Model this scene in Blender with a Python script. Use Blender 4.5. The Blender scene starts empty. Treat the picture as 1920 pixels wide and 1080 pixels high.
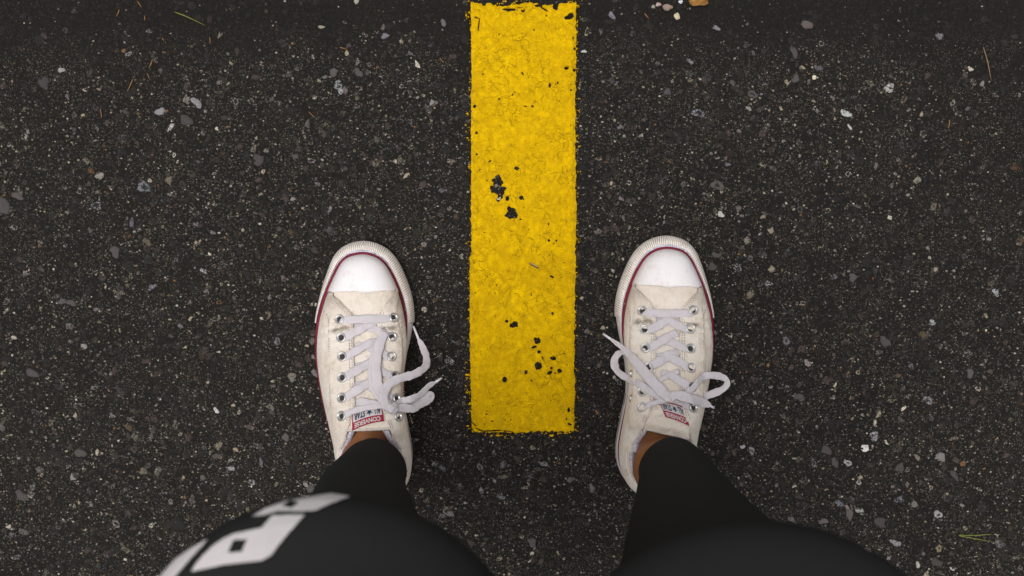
import bpy, bmesh, math, random
import numpy as np
from mathutils import Vector, Matrix

random.seed(7)
RNG = np.random.default_rng(11)
SC = bpy.context.scene
COL = SC.collection

# ------------------------------------------------------------------ camera, sky, sun, exposure
H = 1.40            # camera height over the road, looking straight down
PPM = 1750.0        # photo pixels per metre on the road plane
cam_d = bpy.data.cameras.new('camera')
cam = bpy.data.objects.new('camera', cam_d)
COL.objects.link(cam)
cam.location = (0, 0, H)
cam.rotation_euler = (0, 0, 0)
cam_d.sensor_width = 36.0
cam_d.lens = 36.0 * (H * PPM) / 1920.0
cam_d.clip_start = 0.02
cam_d.clip_end = 300.0
cam_d.dof.use_dof = True
cam_d.dof.focus_distance = 1.345
cam_d.dof.aperture_fstop = 9.0
SC.camera = cam

SUN_EL, SUN_AZ = math.radians(80), math.radians(250)
world = bpy.data.worlds.new('World')
SC.world = world
world.use_nodes = True
wn = world.node_tree.nodes
wl = world.node_tree.links
sky = wn.new('ShaderNodeTexSky')
sky.sky_type = 'NISHITA'
sky.sun_disc = False
sky.sun_elevation = SUN_EL
sky.sun_rotation = SUN_AZ
sky.dust_density = 4.0
hs = wn.new('ShaderNodeHueSaturation')
hs.inputs['Saturation'].default_value = 0.06
wl.new(sky.outputs[0], hs.inputs['Color'])
wl.new(hs.outputs[0], wn['Background'].inputs['Color'])
wn['Background'].inputs['Strength'].default_value = 0.13

sd = bpy.data.lights.new('sun', 'SUN')
sd.energy = 1.7
sd.angle = math.radians(26)
sd.color = (1.0, 0.965, 0.92)
sun = bpy.data.objects.new('sun', sd)
COL.objects.link(sun)
sun.location = (0, 0, 8)
sv = Vector((math.sin(SUN_AZ) * math.cos(SUN_EL), math.cos(SUN_AZ) * math.cos(SUN_EL), math.sin(SUN_EL)))
sun.rotation_euler = sv.to_track_quat('Z', 'Y').to_euler()

SC.view_settings.view_transform = 'Standard'
SC.view_settings.look = 'None'
SC.view_settings.gamma = 1.0
SC.view_settings.use_curve_mapping = False
SC.view_settings.exposure = -0.01

# ------------------------------------------------------------------ small helpers
def kz(z):
    return H / (H - z)

def P(px, py, z=0.0):
    """point of the place at height z seen at photo pixel px, py"""
    k = kz(z)
    return np.array([(px - 960) / PPM / k, -(py - 540) / PPM / k, z])

def link(o, parent=None):
    COL.objects.link(o)
    if parent is not None:
        o.parent = parent
    return o

def tag(o, label=None, cat=None, group=None, kind=None):
    if label: o['label'] = label
    if cat: o['category'] = cat
    if group: o['group'] = group
    if kind: o['kind'] = kind
    return o

def mesh_np(name, verts, faces, mats, parent=None, smooth=True, fmat=None):
    """faces: list of index arrays (n x k) or lists"""
    me = bpy.data.meshes.new(name)
    verts = np.asarray(verts, dtype=np.float32)
    groups = []
    for f in faces:
        f = np.asarray(f, dtype=np.int32)
        if f.size: groups.append(f)
    nl = sum(f.size for f in groups)
    nf = sum(len(f) for f in groups)
    me.vertices.add(len(verts)); me.vertices.foreach_set('co', verts.ravel())
    me.loops.add(nl); me.polygons.add(nf)
    me.loops.foreach_set('vertex_index', np.concatenate([f.ravel() for f in groups]))
    tot = np.concatenate([np.full(len(f), f.shape[1], dtype=np.int32) for f in groups])
    st = np.concatenate([[0], np.cumsum(tot)[:-1]]).astype(np.int32)
    me.polygons.foreach_set('loop_start', st)
    if smooth: me.polygons.foreach_set('use_smooth', np.ones(nf, dtype=bool))
    if not isinstance(mats, (list, tuple)): mats = [mats]
    for m in mats: me.materials.append(m)
    if fmat is not None: me.polygons.foreach_set('material_index', np.asarray(fmat, dtype=np.int32))
    me.update(calc_edges=True); me.validate()
    return link(bpy.data.objects.new(name, me), parent)

def _hash(ix, iy, seed):
    h = (ix.astype(np.int64) * 374761393 + iy.astype(np.int64) * 668265263 + seed * 1442695041) & 0x7fffffff
    h = ((h ^ (h >> 13)) * 1274126177) & 0x7fffffff
    return ((h ^ (h >> 16)) & 0xffff) / 65535.0

def vnoise(x, y, seed=0):
    x = np.asarray(x, float); y = np.asarray(y, float)
    ix = np.floor(x); iy = np.floor(y)
    fx = x - ix; fy = y - iy
    fx = fx * fx * (3 - 2 * fx); fy = fy * fy * (3 - 2 * fy)
    a = _hash(ix, iy, seed); b = _hash(ix + 1, iy, seed)
    c = _hash(ix, iy + 1, seed); d = _hash(ix + 1, iy + 1, seed)
    return (a * (1 - fx) + b * fx) * (1 - fy) + (c * (1 - fx) + d * fx) * fy

def fbm(x, y, seed=0, octv=4):
    s = 0; amp = 0.5; t = 0
    for o in range(octv):
        s = s + amp * vnoise(x * 2 ** o + 17.3 * o, y * 2 ** o - 9.1 * o, seed + o); t += amp; amp *= 0.5
    return s / t

def catmull(pts, n=8):
    p = np.asarray(pts, float)
    p = np.vstack([2 * p[0] - p[1], p, 2 * p[-1] - p[-2]])
    out = []
    for i in range(1, len(p) - 2):
        for j in range(n):
            t = j / n
            a, b, c, d = p[i - 1], p[i], p[i + 1], p[i + 2]
            out.append(0.5 * ((2 * b) + (-a + c) * t + (2 * a - 5 * b + 4 * c - d) * t * t + (-a + 3 * b - 3 * c + d) * t ** 3))
    out.append(p[-2])
    return np.array(out)

# ------------------------------------------------------------------ node material helper
class Mat:
    def __init__(s, name, color=(.5, .5, .5), rough=.7, metal=0, spec=.5):
        s.m = bpy.data.materials.new(name); s.m.use_nodes = True
        s.n = s.m.node_tree.nodes; s.l = s.m.node_tree.links
        s.b = s.n['Principled BSDF']
        s.b.inputs['Base Color'].default_value = (*color, 1)
        s.b.inputs['Roughness'].default_value = rough
        s.b.inputs['Metallic'].default_value = metal
        s.b.inputs['Specular IOR Level'].default_value = spec
        s.tc = None
    def coord(s, which='Object'):
        if s.tc is None: s.tc = s.n.new('ShaderNodeTexCoord')
        return s.tc.outputs[which]
    def pos(s):
        return s.n.new('ShaderNodeNewGeometry').outputs['Position']
    def setin(s, node, key, v):
        if isinstance(v, bpy.types.NodeSocket): s.l.new(v, node.inputs[key])
        elif v is not None:
            if isinstance(v, tuple) and len(v) == 3 and len(getattr(node.inputs[key], 'default_value', (0, 0, 0))) == 4: v = (*v, 1)
            node.inputs[key].default_value = v
    def noise(s, scale, detail=3, rough=.6, vec=None, dist=0):
        n = s.n.new('ShaderNodeTexNoise'); n.inputs['Scale'].default_value = scale
        n.inputs['Detail'].default_value = detail; n.inputs['Roughness'].default_value = rough
        n.inputs['Distortion'].default_value = dist
        s.l.new(vec if vec is not None else s.coord(), n.inputs['Vector']); return n.outputs['Fac']
    def noisec(s, scale, vec=None):
        n = s.n.new('ShaderNodeTexNoise'); n.inputs['Scale'].default_value = scale
        s.l.new(vec if vec is not None else s.coord(), n.inputs['Vector']); return n.outputs['Color']
    def vor(s, scale, vec=None, feature='F1', out='Distance', rnd=1.0):
        n = s.n.new('ShaderNodeTexVoronoi'); n.feature = feature
        n.inputs['Scale'].default_value = scale; n.inputs['Randomness'].default_value = rnd
        s.l.new(vec if vec is not None else s.coord(), n.inputs['Vector']); return n.outputs[out]
    def math(s, op, a, b=None, clamp=False):
        n = s.n.new('ShaderNodeMath'); n.operation = op; n.use_clamp = clamp
        s.setin(n, 0, a)
        if b is not None: s.setin(n, 1, b)
        return n.outputs[0]
    def vmath(s, op, a, b):
        n = s.n.new('ShaderNodeVectorMath'); n.operation = op
        s.setin(n, 0, a); s.setin(n, 1, b); return n.outputs[0]
    def ramp(s, v, a, b, lo=0., hi=1.):
        n = s.n.new('ShaderNodeMapRange'); n.interpolation_type = 'SMOOTHSTEP'
        s.setin(n, 'Value', v); s.setin(n, 'From Min', a); s.setin(n, 'From Max', b)
        s.setin(n, 'To Min', lo); s.setin(n, 'To Max', hi); return n.outputs[0]
    def mix(s, f, a, b, mode='MIX'):
        n = s.n.new('ShaderNodeMixRGB'); n.blend_type = mode
        s.setin(n, 'Fac', f); s.setin(n, 'Color1', a); s.setin(n, 'Color2', b); return n.outputs[0]
    def sep(s, v):
        n = s.n.new('ShaderNodeSeparateXYZ'); s.l.new(v, n.inputs[0]); return n.outputs
    def comb(s, x, y, z):
        n = s.n.new('ShaderNodeCombineXYZ'); s.setin(n, 0, x); s.setin(n, 1, y); s.setin(n, 2, z); return n.outputs[0]
    def color(s, v): s.setin(s.b, 'Base Color', v)
    def rough(s, v): s.setin(s.b, 'Roughness', v)
    def bump(s, h, dist=.001, strength=1.0):
        n = s.n.new('ShaderNodeBump'); n.inputs['Distance'].default_value = dist
        n.inputs['Strength'].default_value = strength
        s.l.new(h, n.inputs['Height'])
        if s.b.inputs['Normal'].links: s.l.new(s.b.inputs['Normal'].links[0].from_socket, n.inputs['Normal'])
        s.l.new(n.outputs[0], s.b.inputs['Normal'])

# ------------------------------------------------------------------ materials
def mat_bitumen():
    M = Mat('bitumen', rough=.85, spec=.12)
    p = M.pos()
    base = M.mix(M.noise(9, 4, .6, p), (.0115, .0106, .0095), (.0180, .0162, .0141))
    base = M.mix(M.ramp(M.noise(230, 4, .7, p), .56, .75), base, (.036, .031, .028))
    # sand-sized mineral specks
    col = M.vor(900, p, out='Color'); c = M.sep(col)
    d = M.vor(900, p)
    keep = M.math('MULTIPLY', M.ramp(c[0], .72, .76), M.ramp(d, .30, .42, 1., 0.))
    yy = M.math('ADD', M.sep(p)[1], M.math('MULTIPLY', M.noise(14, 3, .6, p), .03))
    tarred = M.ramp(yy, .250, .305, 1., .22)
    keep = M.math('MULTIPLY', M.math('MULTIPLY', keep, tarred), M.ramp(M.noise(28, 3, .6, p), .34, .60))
    spk = M.mix(c[1], (.06, .048, .038), (.22, .19, .15))
    base = M.mix(keep, base, spk)
    col2 = M.vor(420, p, out='Color'); c2 = M.sep(col2)
    d2 = M.math('ADD', M.vor(420, p), M.math('MULTIPLY', M.noise(900, 2, .6, p), .35))
    keep2 = M.math('MULTIPLY', M.ramp(c2[0], .80, .84), M.ramp(d2, .42, .55, 1., 0.))
    keep2 = M.math('MULTIPLY', keep2, tarred)
    base = M.mix(keep2, base, M.mix(c2[2], (.05, .043, .04), (.15, .14, .14)))
    M.color(base)
    M.rough(M.ramp(M.noise(300, 3, .6, p), .3, .7, .7, 1.0))
    M.bump(M.noise(420, 5, .75, p), .0016, .9)
    M.bump(M.vor(260, p), .0018, .7)
    return M.m

def mat_stone():
    M = Mat('road_stone', rough=.85, spec=.2)
    p = M.pos()
    a = M.n.new('ShaderNodeAttribute'); a.attribute_name = 'Col'
    nz = M.math('ADD', M.math('MULTIPLY', M.noise(260, 4, .75, p, 1.2), .55), M.math('MULTIPLY', M.noise(900, 4, .75, p), .45))
    f = M.math('ADD', M.math('MULTIPLY', M.math('SUBTRACT', nz, a.outputs['Alpha']), 22), .5, clamp=True)
    c = M.mix(M.noise(650, 3, .6, p), a.outputs['Color'], M.mix(.5, a.outputs['Color'], (.0, .0, .0)))
    M.color(M.mix(f, (.019, .0175, .0165), c))
    M.bump(M.noise(700, 4, .7, p), .0008, .8)
    return M.m

def mat_paint():
    M = Mat('yellow_road_paint', rough=.8, spec=.06)
    p = M.pos()
    n1 = M.noise(16, 5, .65, p); n2 = M.noise(120, 5, .7, p); n3 = M.noise(600, 3, .7, p)
    c = M.mix(M.ramp(n1, .35, .68), (.70, .425, .0008), (.82, .51, .0006))
    c = M.mix(M.ramp(n2, .40, .62), M.mix(.65, c, (.52, .31, .002)), c)
    c = M.mix(M.math('MULTIPLY', M.ramp(n3, .56, .70), .6), c, (.38, .23, .006))
    # fine hair cracks, only where the paint has aged
    w = M.vmath('ADD', p, M.vmath('MULTIPLY', M.noisec(75, p), (.030, .030, .0)))
    e = M.vor(52, w, 'DISTANCE_TO_EDGE', 'Distance')
    ck = M.math('MULTIPLY', M.ramp(e, .003, .013, .9, 0.), M.ramp(M.noise(26, 3, .6, p), .44, .58))
    w2 = M.vmath('ADD', p, M.vmath('MULTIPLY', M.noisec(160, p), (.008, .008, .0)))
    e2 = M.vor(125, w2, 'DISTANCE_TO_EDGE', 'Distance')
    ck2 = M.math('MULTIPLY', M.ramp(e2, .006, .03, .65, 0.), M.ramp(M.noise(35, 3, .6, M.vmath('ADD', p, (3., 1., 0.))), .45, .56))
    ck = M.math('MAXIMUM', ck, ck2)
    ck = M.math('MULTIPLY', ck, M.ramp(M.noise(150, 3, .7, M.vmath('ADD', p, (5., 5., 0.))), .38, .50))
    c = M.mix(M.math('MULTIPLY', ck, .85), c, (.15, .09, .010))
    c = M.mix(M.ramp(M.noise(260, 5, .75, p), .42, .60, .42, 0.), c, (.44, .25, .002))
    pit = M.ramp(M.vor(240, p), .0, .13, 1., 0.)
    pit = M.math('MULTIPLY', pit, M.ramp(M.noise(60, 2, .5, p), .56, .62))
    c = M.mix(pit, c, (.05, .04, .015))
    gr = M.ramp(M.noise(30, 5, .8, M.vmath('ADD', p, (7., 2., 0.))), .60, .78)
    c = M.mix(M.math('MULTIPLY', gr, .35), c, (.42, .33, .02))
    M.color(c)
    M.bump(M.math('SUBTRACT', M.math('ADD', M.math('MULTIPLY', n2, .8), M.math('MULTIPLY', M.noise(210, 4, .7, p), .8)), M.math('MULTIPLY', ck, .5)), .0014, .9)
    M.bump(n3, .0007, .8)
    return M.m

def mat_canvas(name='off_white_canvas', front=1.0, lift=1.0):
    M = Mat(name, rough=.92, spec=.15)
    o = M.coord()
    n1 = M.noise(22, 4, .6, o)
    c = M.mix(M.ramp(n1, .32, .66), (.76 * lift, .655 * lift, .555 * lift), (.86 * lift, .785 * lift, .71 * lift))
    c = M.mix(M.math('MULTIPLY', M.ramp(M.noise(60, 4, .7, o), .50, .75), .6), c, (.50, .40, .29))
    # grime rubbed in along the toe bend and the edges of the toe cap
    x = M.sep(o)
    yy = M.math('ADD', x[1], M.math('MULTIPLY', M.math('SUBTRACT', M.noise(45, 3, .6, o), .5), .018))
    bend = M.ramp(M.math('ABSOLUTE', M.math('SUBTRACT', yy, .181)), .0002, .0042, 1., 0.)
    bend = M.math('MULTIPLY', M.math('MULTIPLY', bend, M.ramp(M.noise(75, 3, .6, o), .42, .52)), M.ramp(M.math('ABSOLUTE', x[0]), .012, .017))
    bend = M.math('MULTIPLY', bend, M.ramp(M.math('ABSOLUTE', x[0]), .036, .030))
    c = M.mix(M.math('MULTIPLY', bend, .72), c, (.11, .085, .065))
    toe = M.ramp(x[1], .196, .214)
    c = M.mix(M.math('MULTIPLY', toe, M.ramp(M.noise(90, 4, .7, o), .30, .62, .25 * front, .95 * front)), c, (.45, .385, .325))
    spk = M.ramp(M.vor(330, o), .02, .12, 1., 0.)
    spk = M.math('MULTIPLY', spk, M.ramp(M.noise(70, 2, .5, o), .62, .7))
    c = M.mix(M.math('MULTIPLY', spk, .6), c, (.2, .16, .12))
    wx = M.math('SINE', M.math('MULTIPLY', x[0], 5600)); wy = M.math('SINE', M.math('MULTIPLY', x[1], 5600))
    weave = M.math('MULTIPLY', wx, wy)
    c = M.mix(M.ramp(weave, -1., 1., 0., .18), c, (.4, .33, .26))
    M.color(c)
    M.bump(weave, .0003, .5)
    M.bump(M.noise(48, 4, .6, o), .0045, .7)
    M.bump(M.noise(190, 4, .7, o), .0010, .6)
    M.b.inputs['Sheen Weight'].default_value = .15
    return M.m

def mat_rubber(name, col, dirt, amt, rough=.42):
    M = Mat(name, rough=rough, spec=.45)
    o = M.coord()
    d = M.ramp(M.noise(34, 5, .72, o), .50, .74)
    c = M.mix(M.math('MULTIPLY', d, amt), col, dirt)
    # hairline scuffs
    st = M.vmath('MULTIPLY', o, (1., .22, 1.))
    sc = M.ramp(M.noise(300, 2, .5, st, 2.5), .66, .72)
    c = M.mix(M.math('MULTIPLY', sc, amt * .8), c, dirt)
    M.color(c)
    M.rough(M.ramp(M.noise(70, 4, .6, o), .3, .7, rough - .08, rough + .2))
    M.bump(M.noise(220, 4, .6, o), .0003, .4)
    return M.m

def mat_bumper():
    M = Mat('textured_toe_rubber', rough=.55, spec=.4)
    o = M.coord()
    a = M.n.new('ShaderNodeAttribute'); a.attribute_name = 'groove'
    c = M.mix(M.ramp(M.noise(30, 4, .65, o), .3, .7), (.86, .80, .75), (.88, .85, .83))
    g = M.math('MULTIPLY', a.outputs['Fac'], M.ramp(M.noise(40, 4, .7, M.vmath('ADD', o, (1., 4., 0.))), .36, .6, .35, 1.))
    M.color(M.mix(g, c, (.40, .32, .24)))
    M.bump(M.noise(500, 3, .6, o), .0003, .5)
    return M.m

def mat_fabric(name, c1, c2, scale=900, bumpd=.0004, rough=.95, sheen=.2, grey=.38):
    M = Mat(name, rough=rough, spec=.1)
    o = M.coord()
    c = M.mix(M.noise(40, 4, .6, o), c1, c2)
    x = M.sep(o)
    a = M.math('SINE', M.math('MULTIPLY', M.math('ADD', x[0], x[1]), scale * 3))
    b = M.math('SINE', M.math('MULTIPLY', M.math('SUBTRACT', x[0], x[1]), scale * 3))
    w = M.math('ADD', M.math('MULTIPLY', a, b), M.math('MULTIPLY', M.noise(700, 3, .6, o), 1.5))
    M.color(M.mix(M.ramp(w, -.8, 1.8, grey, 0.), c, M.mix(.45, c, (0., 0., 0.))))
    M.bump(w, bumpd, .6)
    M.b.inputs['Sheen Weight'].default_value = sheen
    return M.m

def mat_plain(name, col, rough=.6, metal=0, spec=.5, nscale=80, amt=.25, dark=(0., 0., 0.), bump=0):
    M = Mat(name, col, rough, metal, spec)
    o = M.coord()
    M.color(M.mix(M.math('MULTIPLY', M.ramp(M.noise(nscale, 4, .65, o), .35, .75), amt), col, dark))
    if bump: M.bump(M.noise(nscale * 4, 4, .6, o), bump, .6)
    return M.m

def mat_legging():
    M = Mat('black_stretch_knit', (.0165, .0163, .0165), 1.0, 0, .04)
    o = M.coord()
    M.color(M.mix(M.noise(30, 3, .6, o), (.0300, .0300, .0302), (.0315, .0313, .0313)))
    M.bump(M.noise(1400, 2, .5, o), .0002, .4)
    return M.m

def mat_skin():
    M = Mat('brown_skin', (.25, .1, .045), .52, 0, .4)
    o = M.coord()
    c = M.mix(M.ramp(M.noise(45, 4, .6, o), .3, .7), (.235, .092, .034), (.31, .13, .055))
    c = M.mix(M.math('MULTIPLY', M.ramp(M.noise(600, 3, .6, o), .5, .7), .3), c, (.14, .05, .02))
    M.color(c)
    M.b.inputs['Subsurface Weight'].default_value = .12
    M.b.inputs['Subsurface Radius'].default_value = (.01, .004, .002)
    M.b.inputs['Subsurface Scale'].default_value = .4
    M.bump(M.noise(900, 4, .6, o), .0002, .5)
    return M.m

BITUMEN = mat_bitumen(); STONE = mat_stone(); PAINT = mat_paint()
CANVAS = mat_canvas(); CANVASV = mat_canvas('vamp_canvas', .12, 1.07)
CAPRUB = mat_rubber('white_cap_rubber', (.84, .80, .815), (.48, .41, .34), .50, .42)
SOLERUB = mat_rubber('white_sole_rubber', (.80, .765, .76), (.42, .34, .26), .55, .5)
BUMPER = mat_bumper()
RED = mat_plain('red_rubber_stripe', (.185, .008, .030), .6, spec=.25, nscale=60, amt=.35)
NAVY = mat_plain('navy_rubber_stripe', (.02, .022, .035), .5)
LACE = mat_fabric('white_lace_weave', (.72, .66, .70), (.85, .79, .83), 1500, .0006, grey=.20)
AGLET = mat_plain('clear_lace_tip', (.70, .68, .76), .25, amt=.1)
NICKEL = mat_plain('nickel', (.66, .65, .645), .36, 1.0, nscale=300, amt=.3, dark=(.2, .19, .18))
HOLE = mat_plain('eyelet_hole', (.03, .025, .025), .8)
LINING = mat_fabric('lavender_white_lining', (.62, .61, .72), (.72, .70, .80), 260, .0008)
THREAD = mat_plain('thread', (.40, .35, .33), .9, nscale=500, amt=.3, dark=(.3, .24, .2))
BIND = mat_fabric('cotton_binding', (.62, .55, .50), (.70, .64, .59), 300, .0006)
LABELW = mat_fabric('woven_label', (.60, .56, .56), (.68, .64, .64), 500, .0003)
LABELR = mat_plain('label_red', (.33, .012, .045), .8, nscale=300, amt=.2)
LABELN = mat_plain('label_navy', (.022, .035, .085), .8, nscale=300, amt=.2)
FRAY = mat_fabric('frayed_heel_lining', (.10, .075, .075), (.24, .19, .19), 180, .002)
SKIN = mat_skin(); LEG = mat_legging()
PRINT = mat_plain('pale_print', (.86, .80, .81), .85, spec=.15, nscale=25, amt=.08)
HOODIE = mat_fabric('dark_shirt', (.03, .03, .035), (.045, .045, .05))

# ------------------------------------------------------------------ the road
def build_ground():
    # one sheet: fine in the middle where the relief shows, coarse out to the horizon
    def axis(half, step, far):
        a = np.arange(-half, half + 1e-6, step)
        out = []; d = step
        x = half
        while x < far:
            d *= 1.45; x += d; out.append(min(x, far))
        return np.concatenate([-np.array(out[::-1]), a, np.array(out)])
    xs = axis(1.0, .004, 150.); ys = axis(.75, .004, 150.)
    X, Y = np.meshgrid(xs, ys)
    rel = fbm(X * 90, Y * 90, 3, 3) * .0016 + fbm(X * 9, Y * 9, 8, 3) * .0014
    inside = (np.abs(X) < .99) & (np.abs(Y) < .74)
    Z = np.where(inside, rel - .0030, -.0015)
    # a shallow tarred joint crosses the road past the end of the yellow line
    jy = .2925 + .004 * (fbm(X * 6, X * 0 + 2.2, 5) - .5) * 2
    Z -= .0035 * np.exp(-((Y - jy + .000) / .009) ** 2) * inside
    V = np.stack([X, Y, Z], -1).reshape(-1, 3)
    ny, nx = X.shape
    idx = np.arange(nx * ny).reshape(ny, nx)
    F = np.stack([idx[:-1, :-1], idx[:-1, 1:], idx[1:, 1:], idx[1:, :-1]], -1).reshape(-1, 4)
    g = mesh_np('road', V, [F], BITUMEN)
    tag(g, kind='structure')
    return g
ROAD = build_ground()

PX0, PX1, PY0, PY1 = P(882, 0)[0], P(1078, 0)[0], P(0, 813)[1], P(0, 8)[1]
def under_paint(x, y, mrg=.004):
    return (x > PX0 + mrg) & (x < PX1 - mrg) & (y > PY0 + mrg) & (y < PY1 - mrg)

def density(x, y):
    """how much bare aggregate shows: worn and tarry patches, vignette shade painted in"""
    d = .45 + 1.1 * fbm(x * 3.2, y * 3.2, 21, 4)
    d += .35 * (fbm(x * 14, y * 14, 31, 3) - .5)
    # tarry along the joint; far-edge and corner vignette shade put in as sparser stones
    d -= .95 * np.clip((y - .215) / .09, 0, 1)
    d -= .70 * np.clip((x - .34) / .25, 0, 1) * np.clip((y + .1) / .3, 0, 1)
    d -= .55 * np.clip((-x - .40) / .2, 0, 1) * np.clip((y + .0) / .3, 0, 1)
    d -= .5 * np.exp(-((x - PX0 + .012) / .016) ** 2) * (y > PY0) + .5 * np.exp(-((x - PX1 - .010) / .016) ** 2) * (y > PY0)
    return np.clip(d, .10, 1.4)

def palette(n, bright=1.0):
    c = np.array([(.057, .042, .035), (.084, .064, .054), (.150, .126, .114), (.255, .23, .215), (.38, .32, .235), (.54, .48, .40), (.26, .14, .06), (.10, .072, .042), (.16, .14, .09), (.72, .69, .65)])
    p = np.array([.22, .21, .17, .15, .11, .045, .014, .060, .019, .002])
    k = RNG.choice(len(c), n, p=p / p.sum())
    v = c[k] * (1 + (RNG.random((n, 1)) - .5) * .5) * bright
    return np.clip(v, 0, .9)

def scatter(n, xr=1.0, yr=.74, rejpow=1.0):
    x = RNG.uniform(-xr, xr, n * 3); y = RNG.uniform(-yr, yr, n * 3)
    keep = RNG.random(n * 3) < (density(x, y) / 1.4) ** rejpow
    keep &= ~under_paint(x, y, .0)  | under_paint(x, y, .0) & (RNG.random(n * 3) < .35)
    x = x[keep][:n]; y = y[keep][:n]
    return x, y

def ground_z(x, y):
    rel = fbm(x * 90, y * 90, 3, 3) * .0016 + fbm(x * 9, y * 9, 8, 3) * .0014
    jy = .2925 + .004 * (fbm(x * 6, x * 0 + 2.2, 5) - .5) * 2
    return rel - .0030 - .0035 * np.exp(-((y - jy + .000) / .009) ** 2)

def stones_mesh(name, x, y, r, m, prot, parent, bright=1.0, tar_lo=.30, tar_hi=.62):
    n = len(x)
    z0 = ground_z(x, y)
    ang = np.linspace(0, 2 * np.pi, m, endpoint=False)[None] + RNG.uniform(0, 6.28, (n, 1)) + RNG.uniform(-.3, .3, (n, m))
    asp = RNG.uniform(.55, 1.0, (n, 1)); th = RNG.uniform(0, 3.14, (n, 1))
    rr = r[:, None] * RNG.uniform(.50, 1.30, (n, m))
    u = rr * np.cos(ang); v = rr * np.sin(ang) * asp
    ox = u * np.cos(th) - v * np.sin(th); oy = u * np.sin(th) + v * np.cos(th)
    prot = np.broadcast_to(prot, (n,))
    ring0 = np.stack([x[:, None] + ox, y[:, None] + oy, np.repeat((z0 - .0006)[:, None], m, 1)], -1)
    ring1 = np.stack([x[:, None] + ox * .80, y[:, None] + oy * .80, z0[:, None] + prot[:, None] * RNG.uniform(.7, 1.1, (n, m))], -1)
    cen = np.stack([x, y, z0 + prot * 1.05], -1)[:, None]
    V = np.concatenate([ring0, ring1, cen], 1)
    k = 2 * m + 1
    base = (np.arange(n) * k)[:, None]
    i = np.arange(m); j = (i + 1) % m
    Q = np.stack([i, j, j + m, i + m], -1)
    T = np.stack([i + m, j + m, np.full(m, 2 * m)], -1)
    Qf = (base[:, :, None] + Q[None]).reshape(-1, 4); Tf = (base[:, :, None] + T[None]).reshape(-1, 3)
    o = mesh_np(name, V.reshape(-1, 3), [Qf, Tf], STONE, parent, smooth=False)
    col = palette(n, bright)
    tar = RNG.uniform(tar_lo, tar_hi, n)
    ring = (RNG.random(n) < .38) * RNG.uniform(.06, .24, n)
    C = np.empty((n, k, 4), np.float32)
    C[:, :, :3] = col[:, None]; C[:, :, 3] = tar[:, None]
    C[:, :m, 3] += .04
    C[:, 2 * m, 3] += ring
    a = o.data.color_attributes.new('Col', 'FLOAT_COLOR', 'POINT')
    a.data.foreach_set('color', C.ravel())
    return o

def grains_mesh(name, x, y, r, parent):
    n = len(x); m = 5
    z0 = ground_z(x, y)
    ang = np.linspace(0, 2 * np.pi, m, endpoint=False)[None] + RNG.uniform(0, 6.28, (n, 1))
    rr = r[:, None] * RNG.uniform(.5, 1.3, (n, m))
    ring = np.stack([x[:, None] + rr * np.cos(ang), y[:, None] + rr * np.sin(ang) * .8, np.repeat((z0 - .0002)[:, None], m, 1)], -1)
    cen = np.stack([x, y, z0 + r * .8], -1)[:, None]
    V = np.concatenate([ring, cen], 1); k = m + 1
    base = (np.arange(n) * k)[:, None]; i = np.arange(m)
    T = np.stack([i, (i + 1) % m, np.full(m, m)], -1)
    o = mesh_np(name, V.reshape(-1, 3), [(base[:, :, None] + T[None]).reshape(-1, 3)], STONE, parent, smooth=False)
    C = np.empty((n, k, 4), np.float32)
    C[:, :, :3] = palette(n, .85)[:, None]; C[:, :, 3] = .2
    a = o.data.color_attributes.new('Col', 'FLOAT_COLOR', 'POINT'); a.data.foreach_set('color', C.ravel())
    return o

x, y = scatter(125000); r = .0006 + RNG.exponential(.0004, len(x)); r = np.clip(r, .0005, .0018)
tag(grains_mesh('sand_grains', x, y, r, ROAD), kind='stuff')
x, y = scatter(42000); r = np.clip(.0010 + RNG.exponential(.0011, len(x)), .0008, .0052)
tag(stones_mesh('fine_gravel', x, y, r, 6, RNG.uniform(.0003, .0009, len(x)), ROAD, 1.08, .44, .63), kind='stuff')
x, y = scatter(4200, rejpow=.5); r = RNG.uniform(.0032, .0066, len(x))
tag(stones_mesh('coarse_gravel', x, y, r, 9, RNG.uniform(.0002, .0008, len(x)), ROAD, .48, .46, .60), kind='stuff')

# the single stones that show largest: parts of the road, each an object
def one_stone_mesh(seed, r, col, tar, ring, asp=.8, prot=.0010):
    rg = np.random.default_rng(seed)
    m = 14
    ang = np.linspace(0, 2 * np.pi, m, endpoint=False)
    rad = 1 + .20 * np.sin(ang * 2 + rg.uniform(0, 6)) + .14 * np.sin(ang * 3 + rg.uniform(0, 6)) + rg.uniform(-.16, .16, m)
    V = []; A = []
    for f, z, ta in ((1.0, -.0012, .06), (.90, prot * .75, .02), (.60, prot, 0), (.30, prot * 1.05, ring * .6)):
        for i in range(m):
            V.append((r * f * rad[i] * math.cos(ang[i]), r * f * rad[i] * math.sin(ang[i]) * asp, z + rg.uniform(-.1, .1) * prot)); A.append(ta)
    V.append((0, 0, prot)); A.append(ring)
    Q = [];
    for k in range(3):
        for i in range(m):
            j = (i + 1) % m
            Q.append((k * m + i, k * m + j, (k + 1) * m + j, (k + 1) * m + i))
    T = [(3 * m + i, 3 * m + (i + 1) % m, 4 * m) for i in range(m)]
    return V, Q, T, [(*col, tar + a) for a in A]

def put_stone(px, py, V, Q, T, C, rot, mesh=None):
    if mesh is None:
        o = mesh_np('stone', V, [Q, T], STONE, ROAD, smooth=False)
        a = o.data.color_attributes.new('Col', 'FLOAT_COLOR', 'POINT'); a.data.foreach_set('color', np.array(C, np.float32).ravel())
    else:
        o = link(bpy.data.objects.new('stone', mesh), ROAD)
    w = P(px, py)
    o.location = (w[0], w[1], float(ground_z(np.array(w[0]), np.array(w[1]))) + .0002)
    o.rotation_euler = (0, 0, rot)
    return o

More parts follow.
